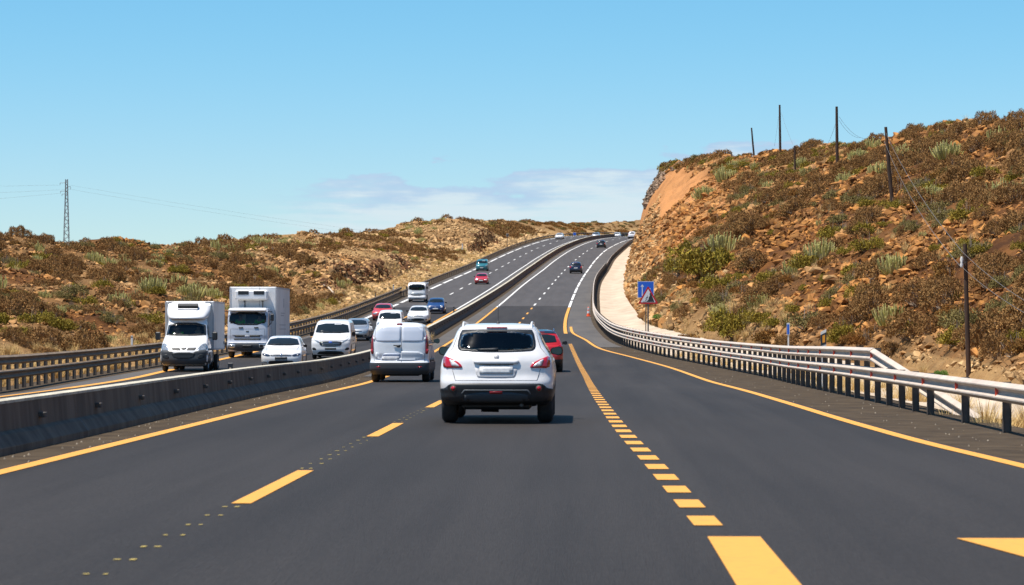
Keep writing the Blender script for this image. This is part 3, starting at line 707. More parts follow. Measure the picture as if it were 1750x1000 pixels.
def combo(leaf, st):
    V = np.concatenate([leaf[0], st[0]]); F = np.concatenate([leaf[1], st[1]+len(leaf[0])])
    return V, F, np.array([0]*len(leaf[1])+[1]*len(st[1]))
PR = {
 'dry': [combo(leaf_cloud(4200, s, 1, .058, .24, .62, .35, .78), stems(70, s, .022)) for s in (1, 2, 3)],
 'rust': [combo(leaf_cloud(3600, s, 4, .056, .26, .66, .35, .7), stems(36, s)) for s in (4, 5)],
 'olive': [combo(leaf_cloud(4200, s, 6, .055, .36, .85, .35, .6), stems(24, s, flat=.85)) for s in (6, 7)],
 'grey': [combo(leaf_cloud(3400, s, 4, .056, .26, .75, .4, .65), stems(40, s, flat=.8)) for s in (8, 9)],
}
LM = {'dry': M['dry'], 'rust': M['dry2'], 'olive': M['olive'], 'grey': M['greygreen'], 'bright': M['bright']}
PR['bright'] = PR['olive']
MESH = {}
def plant_parts(kind):
    """meshes of foliage and stems of every variant, made once"""
    if kind not in MESH:
        L = []
        for (V, F, mi) in PR[kind]:
            L.append((np_mesh('foliage', V, F[mi == 0], LM[kind]), np_mesh('stem', V, F[mi == 1], M['stem'])))
        MESH[kind] = L
    return MESH[kind]
def plant(kind, name, p, r, h, label, cat, group=None):
    fo, st = random.choice(plant_parts(kind)); o = thing(name, p, label, cat, group, random.uniform(0, 6.28)); o.scale = (r, r*random.uniform(.85, 1.1), h)
    link('foliage', fo, o); link('stem', st, o); return o
CM = [np_mesh('cardon', *columns(n, s, h, r_), M['cardon']) for n, s, h, r_ in ((120, 1, 1.15, .030), (150, 2, 1.0, .028), (90, 3, 1.25, .032), (26, 4, 1.2, .04))]
TM = [np_mesh('grass_tuft', *blades(170, s), M['straw']) for s in (1, 2, 3)]
def single(meshes, name, p, s, h, label, cat, group=None):
    o = link(name, random.choice(meshes)); o.location = p; o.scale = (s, s, h); o.rotation_euler = (0, 0, random.uniform(0, 6.28)); return tag(o, label, cat, group)
# hand placed ones, where the photograph shows them
def scale_at(p): return p.y/FPX
for (px, py, rp, lab) in [(1237, 432, 34, 'broad stand of pale green candelabra spurge in the middle of the right slope'), (1240, 308, 22, 'candelabra spurge near the top of the cliff edge, above the bare orange face'),
        (1205, 338, 24, 'candelabra spurge low beside the upper end of the bare orange rock face'), (1275, 262, 16, 'candelabra spurge on the skyline left of the tallest leaning pole'),
        (1350, 362, 18, 'pale candelabra spurge with few thick arms among red stones'), (1592, 342, 30, 'candelabra spurge right of the black pole that stands mid slope'),
        (1720, 340, 34, 'wide candelabra spurge near the right picture edge, halfway up the slope'), (1620, 272, 30, 'row of candelabra spurge below the skyline on the right'),
        (1560, 270, 22, 'candelabra spurge just right of the third pole top'), (1470, 275, 24, 'candelabra spurge at the foot of the pole that carries four wires'), (1610, 222, 14, 'tall candelabra spurge sticking out of the right skyline'),
        (1400, 385, 9, 'small sparse candelabra spurge in the scree'), (1580, 408, 12, 'thin armed candelabra spurge above the big boulders'), (1215, 470, 26, 'grey candelabra spurge just above the road signs')]:
    p = hitg(px, py); s = rp*scale_at(p); single(CM[:3] if rp > 12 else CM[3:], 'cardon_spurge', p, s*1.35, s*1.0, lab, 'cactus like spurge')
for (px, py, rp, lab) in [(328, 508, 30, 'large candelabra spurge behind the roof of the white box lorry'), (100, 535, 16, 'candelabra spurge at the left of the slope above the guardrail'), (165, 535, 17, 'pale candelabra spurge in front of the stony bank'),
        (75, 512, 15, 'candelabra spurge near the left picture edge'), (400, 432, 16, 'candelabra spurge high on the left hill above the refrigerated lorry'), (265, 455, 16, 'candelabra spurge half way up the hill behind the box lorry')]:
    p = hitg(px, py); s = rp*scale_at(p); single(CM[:3], 'cardon_spurge', p, s*1.3, s*.95, lab, 'cactus like spurge')
for (px, py, rx, hy, kind, lab) in [(1255, 575, 48, 52, 'olive', 'big yellow green bush behind the guardrail right of the warning sign'), (1130, 546, 14, 10, 'bright', 'low bright green cushion bush at the foot of the warning sign'),
        (1608, 643, 14, 12, 'bright', 'small blue green cushion bush beside the rightmost pole'), (1210, 470, 60, 60, 'olive', 'long olive bush growing up beside the cliff above the signs'), (1160, 470, 26, 36, 'grey', 'grey bush at the foot of the cliff left of the olive bush'),
        (1380, 560, 46, 40, 'grey', 'grey green bush behind the black and white marker post'), (1575, 520, 52, 46, 'dry', 'very large brown dome shrub left of the rightmost pole'), (1490, 520, 40, 40, 'dry', 'large brown dome shrub beside the huge one'), (1480, 590, 40, 34, 'rust', 'rusty dome shrub above the sloped end of the guardrail'),
        (1595, 570, 34, 34, 'dry', 'brown shrub left of the foot of the rightmost pole'), (1720, 550, 36, 44, 'grey', 'grey green shrub right of the rightmost pole'), (1680, 590, 30, 36, 'grey', 'upright grey shrub behind the rightmost pole'), (1180, 590, 26, 30, 'rust', 'rusty bush behind the guardrail, first one right of the warning sign'), (1310, 590, 40, 36, 'rust', 'reddish bush behind the blue marker plate'), (1350, 600, 34, 30, 'dry', 'brown bush at the foot of the blue marker plate'), (1440, 590, 36, 42, 'olive', 'olive bush between marker post and guardrail end'), (1520, 610, 28, 24, 'dry', 'low brown shrub just above the bend of the guardrail end'), (1700, 470, 44, 40, 'dry', 'brown shrub right of the rightmost pole, half way up its height'), (1620, 470, 34, 32, 'rust', 'rusty shrub left of the top of the rightmost pole'), (1300, 520, 34, 30, 'dry', 'brown shrub above the big yellow green bush'), (1240, 520, 30, 26, 'grey', 'grey twiggy bush above the big yellow green bush')]:
    p = hitg(px, py, 90); k = scale_at(p); plant(kind, 'bush', p, rx*k*1.08, hy*k*1.45, lab, 'bush')
for (px, py, rp, lab) in [(1578, 645, 16, 'blond grass tuft behind the guardrail end'), (1450, 660, 10, 'blond grass tuft between the guardrail posts'), (1365, 655, 14, 'yellow grass tuft growing through the guardrail near its end'), (1545, 380, 8, 'blond grass tuft high among the boulders')]:
    p = hitg(px, py, 58); s = rp*scale_at(p); single(TM, 'grass_tuft', p, s*2.2, s*2.6, lab, 'grass tuft')
p = Vector((float(XLE(66))-.9, 68, float(Zr(68))-.05)); pp = at_ = None
d = ray(738, 582); y = 160; p = Vector((float(XBR(y))+.35, y, float(Zr(y))-.05)); single(TM, 'grass_tuft', p, 1.2, 1.3, 'dry grass tuft at the foot of the median barrier behind the white van', 'grass tuft')
# the many
def candidates(n, side, y0, y1, seedn, lo, power=1.0, keepcliff=False):
    P = rand_ground(n, side, y0, y1, power, 1.02); d = fbm(P[:, 0], P[:, 1], 14, seedn, 3)
    keep = np_seen(P, 4) & (rng.random(n) < smooth(lo, lo+.2, d)+.08) & (cliff_mask(P[:, 0], P[:, 1]) < .45)
    if side > 0: keep &= (P[:, 0] > XFR(P[:, 1])+.8) & (cliff_mask(P[:, 0], P[:, 1]) < .25)
    else: keep &= (P[:, 0] < XGL(P[:, 1])-3.5) & ~((P[:, 0] > XGL(P[:, 1])-13) & (((P[:, 1] > 288) & (P[:, 1] < 392)) | ((P[:, 1] > 473) & (P[:, 1] < 572))))
    return P[keep]
def populate(kind, name, P, rmin, rmax, flat, labels, cat, group, nmax):
    m = len(P); r = rmin+(rmax-rmin)*rng.random(m)**1.5; r *= np.where(P[:, 0] > 0, 1.22, 1.0); r *= .85+P[:, 1]/2200
    order = np.argsort(-(r/P[:, 1])); P = P[order]; r = r[order]
    for i in range(min(nmax, m)):
        s = 1 if P[i, 0] > 0 else 0; p = Vector(P[i])-Vector((0, 0, .08)); q = Vector(p)
        if kind in PR: plant(kind, name, q, r[i], r[i]*flat, labels[s], cat, group[s])
        else: single(CM if kind == 'cardon' else TM, name, q, r[i], r[i]*flat, labels[s], cat, group[s])
    if m > nmax:
        P = P[nmax:].copy(); r = r[nmax:]; P[:, 2] -= .08; S = np.stack([r, r, r*flat], 1); A = rng.random(len(P))*6.28
        if kind in PR:
            lite = []
            for (V, F, mi) in PR[kind]:
                f = F[mi == 0][::6]; c = V[f].mean(1, keepdims=True); W = (c+(V[f]-c)*2.1).reshape(-1, 3); lite.append((W, np.arange(len(W)).reshape(-1, 4)))
            V, F, _ = scatter(lite, P, S, A); mm = LM[kind]
        else:
            pr = [columns(40, 5, 1.1, .045), columns(50, 6, 1.0, .045)] if kind == 'cardon' else [blades(60, 7)]
            V, F, _ = scatter(pr, P, S, A); mm = M['cardon'] if kind == 'cardon' else M['straw']
        tag(link('distant_'+name, np_mesh('distant_'+name, V, F, mm)), kind='stuff')
def both(a, b): return np.concatenate([a, b])
populate('dry', 'dome_shrub', both(candidates(1350, 1, 66, 600, 21, .40, 1.15), candidates(1700, -1, 105, 660, 22, .36)), .6, 1.5, 1.35,
         ['brown dome shaped shrub on the left hillside', 'brown dome shaped shrub on the rocky right hillside'], 'shrub', ['brown shrubs on the left hill', 'brown shrubs on the right hill'], 290)
populate('rust', 'rusty_shrub', both(candidates(800, 1, 66, 600, 23, .42, 1.15), candidates(900, -1, 105, 660, 24, .42)), .5, 1.25, 1.3,
         ['rust red spreading shrub on the left hillside', 'rust red spreading shrub on the rocky right hillside'], 'shrub', ['rusty shrubs on the left hill', 'rusty shrubs on the right hill'], 200)
populate('olive', 'olive_bush', both(candidates(900, 1, 66, 600, 25, .40, 1.1), candidates(620, -1, 110, 650, 26, .42)), .5, 1.25, 1.2,
         ['yellow green leafy bush on the left hillside', 'yellow green leafy bush on the rocky right hillside'], 'bush', ['green bushes on the left hill', 'green bushes on the right hill'], 190)
populate('grey', 'grey_bush', both(candidates(1100, 1, 66, 600, 27, .40, 1.1), candidates(600, -1, 110, 650, 28, .42)), .5, 1.2, 1.25,
         ['grey green twiggy bush on the left hillside', 'grey green twiggy bush on the rocky right hillside'], 'bush', ['grey bushes on the left hill', 'grey bushes on the right hill'], 130)
populate('cardon', 'candelabra_spurge', both(candidates(190, 1, 120, 560, 29, .46, 1.0), candidates(330, -1, 120, 640, 30, .46)), .7, 1.7, .85,
         ['stand of pale green upright spurge columns on the left hillside', 'stand of pale green upright spurge columns on the right hillside'], 'spurge', ['spurges on the left hill', 'spurges on the right hill'], 150)
# the far hill beyond the bend
n = 1500; Yv = 690+190*rng.random(n); Xv = -35+65*rng.random(n); Pq = np.stack([Xv, Yv, ground_z(Xv, Yv)-.1], 1); Pq = Pq[np_seen(Pq, 3)]
for nm, mt, kk, lo_, hi_ in (('far_brown_scrub', 'dry2', 'dry', 0, .55), ('far_green_scrub', 'greygreen', 'olive', .55, .8)):
    i0, i1 = int(len(Pq)*lo_), int(len(Pq)*hi_); q_ = Pq[i0:i1]; rr_ = .5+1.1*rng.random(len(q_))**3
    lite = [((lambda c, W: ((c+(W-c)*2.2).reshape(-1, 3), np.arange(len(W)*4).reshape(-1, 4)))(V[F[mi == 0][::6]].mean(1, keepdims=True), V[F[mi == 0][::6]])) for V, F, mi in PR[kk]]
    V, F, _ = scatter(lite, q_, np.stack([rr_, rr_, rr_], 1), rng.random(len(q_))*6.28); tag(link(nm, np_mesh(nm, V, F, M[mt])), kind='stuff')
# blond grass along the guardrails and over the pale slopes
Yv = 66+450*rng.random(2600)**1.3; Xv = XGL(Yv)-.9-rng.random(2600)**1.5*4.5; Pl = np.stack([Xv, Yv, ground_z(Xv, Yv)], 1)
Pt = candidates(2600, -1, 150, 640, 31, .45); Pr = candidates(1500, 1, 66, 520, 32, .42)
Yv = 150+60*rng.random(160); Xv = XFR(Yv)+rng.random(160)*3.0-.4; Pf = np.stack([Xv, Yv, ground_z(Xv, Yv)], 1)
Yv = 36+107*rng.random(190); Xv = XGR(Yv)+.35+rng.random(190)**2*2.5; Pg = np.stack([Xv, Yv, ground_z(Xv, Yv)-.05], 1)
populate('grass', 'grass_tuft', np.concatenate([Pl[np_seen(Pl, 8)], Pt, Pr, Pf, Pg]), .6, 1.15, 1.15,
         ['blond dry grass tuft beyond the left guardrail', 'blond dry grass tuft on the right hillside'], 'grass tuft', ['dry grass on the left', 'dry grass on the right'], 260)
n = 2600; Yv = 30+34*rng.random(n); Xv = XGR(Yv)+.65+rng.random(n)**1.4*9; Pn = np.stack([Xv, Yv, ground_z(Xv, Yv)], 1)
V, F, src = scatter(RP, Pn, (.02+.13*rng.random(n)**3)[:, None]*(.7+.6*rng.random((n, 3))), rng.random(n)*6.28)
tag(link('loose_stones', np_mesh('loose_stones', V, F, M['rock'], False, attrs={'tan': (.4+.6*rng.random(n))[src]})), kind='stuff')
# big stones one can tell apart
BM = [np_mesh('boulder', V*np.array([1, .9, .85]), F, M['rock'], False, attrs={'tan': np.full(len(V), t)}) for (V, F), t in zip([rock_proto(100+i, 16) for i in range(6)], (.1, .25, .4, .2, .55, .1))]
for (px, py, rp, lab) in [(1500, 458, 18, 'largest pale orange boulder, mid slope left of the big dome shrubs'), (1448, 466, 14, 'flat boulder left of the largest pale orange one'), (1420, 482, 13, 'brown boulder below the flat boulder'), (1470, 478, 12, 'tan boulder under the largest pale orange one'),
        (1545, 470, 13, 'reddish boulder right of the largest pale orange one'), (1395, 470, 12, 'round boulder at the left end of the boulder row'), (1360, 440, 12, 'orange boulder above the grey bushes'), (1330, 452, 10, 'small orange boulder at the left of the boulder field'), (1440, 500, 10, 'half buried boulder above the marker post'), (1310, 500, 10, 'low boulder above the big yellow green bush')]:
    p = hitg(px, py, 90); s = rp*scale_at(p)*1.35; single(BM, 'boulder', p+Vector((0, 0, s*.25)), s, s*.85, lab, 'boulder')
P = both(candidates(1500, 1, 80, 560, 33, .5), candidates(900, -1, 110, 620, 34, .5)); P = P[:150]
for q in P:
    s = random.uniform(.3, .8)*(.8+q[1]/600); sd = q[0] > 0
    single(BM, 'boulder', Vector(q), s, s*.75, 'rust coloured angular boulder on the right slope' if sd else 'rust coloured angular boulder on the left slope', 'boulder', 'boulders on the right slope' if sd else 'boulders on the left slope')
# dark rock cuts beside the far carriageway and the ragged cliff edge
def outcrop(name, label, pts, smin, smax, tanv):
    P = np.array(pts); V, F = cluster(name, P, smin, smax); o = thing_mesh = link(name, np_mesh(name, V, F, M['outcrop'], False)); return tag(o, label, 'rock face')
M['outcrop'] = mat('dark_rock_face', (.075, .035, .02), .95, col2=(.24, .12, .055), scale=.6, bump=.8, bscale=4, spec=.1, island=.5)
for (y0, y1, off, lab, n) in ((262, 384, 4.5, 'dark jagged rock cut beside the far carriageway, nearer one', 2600), (484, 556, 3.5, 'dark jagged rock cut beside the far carriageway, farther one', 1200)):
    Y = y0+(y1-y0)*rng.random(n); e = XGL(Y)-off-5*(fbm(Y, Y*0, 14, 4)-.5); X = e+.4-rng.random(n)*2.6; q_ = fbm(X, Y, 12, 41, 4) > .44; X = X[q_]; Y = Y[q_]; outcrop('rock_outcrop', lab, np.stack([X, Y, ground_z(X, Y)-.15], 1), .18, .75, .1)
n = 4200; Y = 485+125*rng.random(n); t = .15+.9*rng.random(n)**1.0; X = XFR(Y)+(XRR(Y)-XFR(Y))*t; P = np.stack([X, Y, ground_z(X, Y)], 1)
g = fbm(X, Y, 6, 9); P = P[((Y > 537+(g-.5)*40) & (t > .2)) | ((t > .85+(g-.5)*.4) & (Y > 500))]
M['greyrock'] = mat('grey_cliff_rock', (.26, .18, .12), .95, col2=(.15, .105, .075), scale=.5, island=.4, spec=.1)
V, F = cluster('x', P, .3, 1.0); tag(link('cliff_edge', np_mesh('cliff_edge', V, F, M['greyrock'], False)), 'ragged grey rock along the top edge of the orange cliff', 'rock face')
n = 5200; Y = 190+290*rng.random(n); X = XFR(Y)+.3+rng.random(n)**1.5*5; P = np.stack([X, Y, ground_z(X, Y)-.1], 1); P = P[fbm(X, Y, 10, 12) > .42]
V, F, src = scatter(RP, P, (.2+.6*rng.random(len(P))**2)[:, None]*(.7+.6*rng.random((len(P), 3))), rng.random(len(P))*6.28)
tag(link('rock_fall', np_mesh('rock_fall', V, F, M['rock'], False, attrs={'tan': (.15+.8*rng.random(len(P)))[src]})), kind='stuff')
# ---------------------------------------------------------------- vehicles
def chaikin(P, n):
    for _ in range(n):
        Q = []
        for i in range(len(P)):
            a, b = P[i], P[(i+1) % len(P)]; Q += [(a[0]*.75+b[0]*.25, a[1]*.75+b[1]*.25), (a[0]*.25+b[0]*.75, a[1]*.25+b[1]*.75)]
        P = Q
    return P
def inside(P, x, y):
    c = False; n = len(P); j = n-1
    for i in range(n):
        if (P[i][1] > y) != (P[j][1] > y) and x < (P[j][0]-P[i][0])*(y-P[i][1])/(P[j][1]-P[i][1]+1e-12)+P[i][0]: c = not c
        j = i
    return c
def dense(P, st):
    Q = []
    for i in range(len(P)):
        a, b = P[i], P[(i+1) % len(P)]; L = math.hypot(b[0]-a[0], b[1]-a[1]); n = max(1, int(L/st))
        Q += [(a[0]+(b[0]-a[0])*k/n, a[1]+(b[1]-a[1])*k/n) for k in range(n)]
    return Q
class Body:
    """a shell described by rows (z, half width, y of the end facing us, y of the other end)"""
    def __init__(s, rows, sx=1, sy=1, sz=1, k=2.6, c1=.34, c2=.3, z0=None):
        R_ = np.array(rows, float); s.z = R_[:, 0]*sz; s.w = R_[:, 1]*sx; s.a = R_[:, 2]*sy; s.b = R_[:, 3]*sy; s.k = k; s.c1 = c1*sy; s.c2 = c2; s.s = (sx, sy, sz)
        s.L = float(s.b.max())
    def at(s, z): return float(interp(s.z, s.w, z)), float(interp(s.z, s.a, z)), float(interp(s.z, s.b, z))
    def near(s, x, z):
        w, a, b = s.at(z); t = min(abs(x)/max(w, .01), .9999); c = min(s.c1, (b-a)*.4); return a+c*(1-(1-t**s.k)**(1/s.k))
    def side(s, y, z):
        w, a, b = s.at(z); c = min(s.c1, (b-a)*.4)
        if y < a+c: t = min((a+c-y)/c, .999); return w*(1-t**s.k)**(1/s.k)
        c = s.c2
        if y > b-c: t = min((y-b+c)/c, .999); return w*(1-t**s.k)**(1/s.k)
        return w
    def ring(s, z, out=0.0, nn=29):
        w, a, b = s.at(z); w += out; a -= out; b += out; c = min(s.c1, (b-a)*.4); c2 = min(s.c2, (b-a)*.4); P = []; k = s.k
        for i in range(nn):
            q = -math.pi/2+math.pi*i/(nn-1); sn, cs = math.sin(q), math.cos(q); P.append((w*math.copysign(abs(sn)**(2/k), sn), a+c*(1-max(cs, 0)**(2/k)), z))
        for i in range(1, 6): P.append((w, a+c+(b-c2-a-c)*i/6, z))
        for i in range(17):
            q = math.pi/2-math.pi*i/16; sn, cs = math.sin(q), math.cos(q); P.append((w*math.copysign(abs(sn)**(2/k), sn), b-c2*(1-max(cs, 0)**(2/k)), z))
        for i in range(1, 6): P.append((-w, b-c2+(a+c-b+c2)*i/6, z))
        return P
    def shell(s, m, parent, name='body', z0=None, z1=None, out=0.0, nz=60, holes=(), cap=True):
        z0 = s.z[0] if z0 is None else z0; z1 = s.z[-1] if z1 is None else z1; mb = MB(); V = []
        zs = sorted(set([z0+(z1-z0)*i/nz for i in range(nz+1)]+[z for z in s.z if z0 < z < z1])); 
        for z in zs: V += s.ring(z, out)
        n = len(s.ring(zs[0])); F = []
        for i in range(len(zs)-1):
            for j in range(n):
                q = (i*n+j, i*n+(j+1) % n, (i+1)*n+(j+1) % n, (i+1)*n+j)
                if holes and j < 28 and any(all(inside(h, V[v][0], V[v][2]) for v in q) for h in holes): continue
                F.append(q)
        mb.add(V, F, True)
        if cap: mb.add(V[-n:], [tuple(range(n))], True); 
        if cap and out == 0: mb.add(V[:n], [tuple(range(n-1, -1, -1))])
        return mb.build(name, m, parent)
def project(B, face, u, v):
    if face == 'near': return Vector((u, B.near(u, v), v))
    if face == 'right': return Vector((B.side(u, v), u, v))
    if face == 'left': return Vector((-B.side(u, v), u, v))
def patch(B, name, poly, m, parent, face='near', proud=.006, rnd=1, hole=None, st=.07, thick=.02, scale=True, raw=False):
    sx, sy, sz = B.s if scale else (1, 1, 1)
    if face == 'near': poly = [(x*sx, z*sz) for x, z in poly]; hole = [(x*sx, z*sz) for x, z in hole] if hole else None
    else: poly = [(y*sy, z*sz) for y, z in poly]
    P = dense(chaikin(poly, rnd), st); Hh = dense(chaikin(hole, rnd), st) if hole else []
    us = [p[0] for p in P]; vs = [p[1] for p in P]; pts = [Vector(p) for p in P]+[Vector(p) for p in Hh]; n = len(P); h = len(Hh)
    E = [(i, (i+1) % n) for i in range(n)]+[(n+i, n+(i+1) % h) for i in range(h)]
    nu = int((max(us)-min(us))/st); nv = int((max(vs)-min(vs))/(st*.6))
    for i in range(1, nu+1):
        for j in range(1, nv+1):
            u = min(us)+(max(us)-min(us))*i/(nu+1); v = min(vs)+(max(vs)-min(vs))*j/(nv+1)
            if inside(P, u, v) and not (Hh and inside(Hh, u, v)): pts.append(Vector((u, v)))
    r = geometry.delaunay_2d_cdt(pts, E, [], 1 if not Hh else 0, 1e-5); co, ed, fs = r[0], r[1], r[2]
    T = []
    for f in fs:
        cx = sum(co[i].x for i in f)/len(f); cy = sum(co[i].y for i in f)/len(f)
        if inside(P, cx, cy) and not (Hh and inside(Hh, cx, cy)): T.append(tuple(f))
    V = []; N = []
    for q in co:
        p = project(B, face, q.x, q.y); e = .01
        pu = project(B, face, q.x+e, q.y)-project(B, face, q.x-e, q.y); pv = project(B, face, q.x, q.y+e)-project(B, face, q.x, q.y-e)
        nn = pu.cross(pv); nn.normalize()
        ref = Vector((0, -1, .3)) if face == 'near' else Vector((1 if face == 'right' else -1, 0, 0))
        if nn.dot(ref) < 0: nn = -nn
        V.append(p+nn*proud); N.append(nn)
    out = []
    for t in T:
        a, b, c = V[t[0]], V[t[1]], V[t[2]]
        out.append(t if (b-a).cross(c-a).dot(N[t[0]]) > 0 else t[::-1])
    cnt = {}
    for t in out:
        for i in range(3): a, b = t[i], t[(i+1) % 3]; cnt[(a, b)] = 1
    edge = [(a, b) for (a, b) in cnt if (b, a) not in cnt]; nV = len(V)
    mb = MB(); mb.v = [tuple(v) for v in V]+[tuple(v-N[i]*thick) for i, v in enumerate(V)]
    mb.f = out+[(b, a, a+nV, b+nV) for a, b in edge]; mb.sm = [True]*len(out)+[False]*len(edge)
    return mb.build(name, m, parent)
def mirror(P): return [(-x, z) for x, z in P][::-1]
def rect(x0, z0, x1, z1): return [(x0, z0), (x1, z0), (x1, z1), (x0, z1)]
def circ(x, z, r, rz=None, n=14): return [(x+r*math.cos(6.2832*i/n), z+(rz or r)*math.sin(6.2832*i/n)) for i in range(n)]
def wheel(parent, x, y, r=.33, w=.22, rim=True):
    s = 1 if x > 0 else -1
    T = MB().lathe([(r*.62, -w/2+.01), (r*.86, -w/2), (r*.97, -w/2+.03), (r, -w/2+.06), (r, w/2-.06), (r*.97, w/2-.03), (r*.86, w/2), (r*.62, w/2-.01)], (0, 0, 0), 'X', 26)
    t = T.build('tyre', M['rubber'], parent); t.location = (x, y, r)
    if rim:
        q = MB().lathe([(r*.64, s*(w/2-.015)), (r*.58, s*(w/2-.03)), (r*.54, s*(w/2-.07)), (r*.2, s*(w/2-.055)), (r*.12, s*(w/2-.03)), (.001, s*(w/2-.03))], (0, 0, 0), 'X', 20)
        for i in range(5):
            a = i*1.2566; q.box((s*(w/2-.035), math.cos(a)*r*.36, math.sin(a)*r*.36), (.03, r*.13, r*.46), rx=a-math.pi/2)
        q.build('rim', M['rim'], t)
    return t
def mirror_part(parent, x, y, z, m, w=.19, h=.16, arm=True, glassy=False):
    s = 1 if x > 0 else -1; mb = MB(); n_ = 18; out = []
    for i in range(n_):
        c_, s_ = math.cos(6.2832*i/n_), math.sin(6.2832*i/n_); out.append((w/2*math.copysign(abs(c_)**.75, c_), h/2*math.copysign(abs(s_)**.75, s_)*(.8 if s*c_ < 0 else 1)))
    mb.add([(x_*q_, y_, z_*q_) for y_, q_ in ((-.05, .9), (-.035, 1), (.03, .95), (.07, .6)) for x_, z_ in out], [(i*n_+j, i*n_+(j+1) % n_, (i+1)*n_+(j+1) % n_, (i+1)*n_+j) for i in range(3) for j in range(n_)]+[tuple(range(n_-1, -1, -1)), tuple(range(3*n_, 4*n_))])
    if arm: mb.box((-s*(w/2+.04), .03, -h*.32), (.12, .05, .04), bev=.01)
    o = mb.build('mirror', m, parent); o.location = (x, y, z)
    if glassy: g = MB().prism([(x_*.84, z_*.82) for x_, z_ in out], -.056, -.05).build('mirror_glass', M['mirror_glass'], o)
    return o
def underbody(B, parent, z0=.17, z1=.36, inset=.14):
    w = B.w.max(); MB().box((0, B.L/2, (z0+z1)/2), (2*(w-inset-.12), B.L-.5, z1-z0), bev=.03).build('underbody', M['black_plastic'], parent)
def wheels(B, parent, y1, y2, r=.33, w=.21, arch=True, xo=.0):
    W = float(B.w.max())+xo
    for y in (y1, y2):
        for s in (1, -1):
            wheel(parent, s*(W-w/2-.012), y, r, w)
            if arch:
                P = [(y+(r+.065)*math.cos(a), max(r+(r+.065)*math.sin(a), B.z[0]+.015)) for a in np.linspace(-.05, math.pi+.05, 17)]
                patch(B, 'wheel_arch', P, M['black_plastic'], parent, 'right' if s > 0 else 'left', .004, 0, scale=False, st=.12)
HATCH = [(.20,.80,.14,3.90),(.30,.85,.04,3.97),(.45,.87,0,4.0),(.60,.875,.015,4.0),(.70,.87,.05,3.98),(.78,.855,.13,3.96),(.86,.835,.42,3.95),(.93,.81,.80,3.93),(.98,.80,.98,3.90),(1.03,.785,1.07,3.86),(1.20,.72,1.36,3.74),(1.34,.645,1.66,3.6),(1.41,.58,1.90,3.4),(1.44,.48,2.15,3.2),(1.45,.34,2.4,3.0)]
VANF = [(.22,.82,.10,4.35),(.35,.86,.02,4.4),(.60,.89,0,4.42),(.85,.89,.04,4.42),(.98,.88,.14,4.41),(1.05,.87,.42,4.41),(1.12,.86,.72,4.4),(1.18,.85,.88,4.4),(1.4,.82,1.14,4.38),(1.62,.77,1.42,4.34),(1.74,.72,1.66,4.3),(1.81,.62,1.95,4.2),(1.84,.42,2.4,4.0)]
REAR = [(.25,.80,.12,4.2),(.35,.86,.03,4.36),(.55,.90,0,4.4),(.75,.905,.02,4.38),(.9,.90,.05,4.2),(1.02,.878,.09,3.6),(1.15,.83,.17,3.2),(1.3,.76,.28,2.9),(1.45,.68,.40,2.6),(1.55,.60,.52,2.4),(1.62,.45,.85,2.1),(1.65,.3,1.3,1.8)]
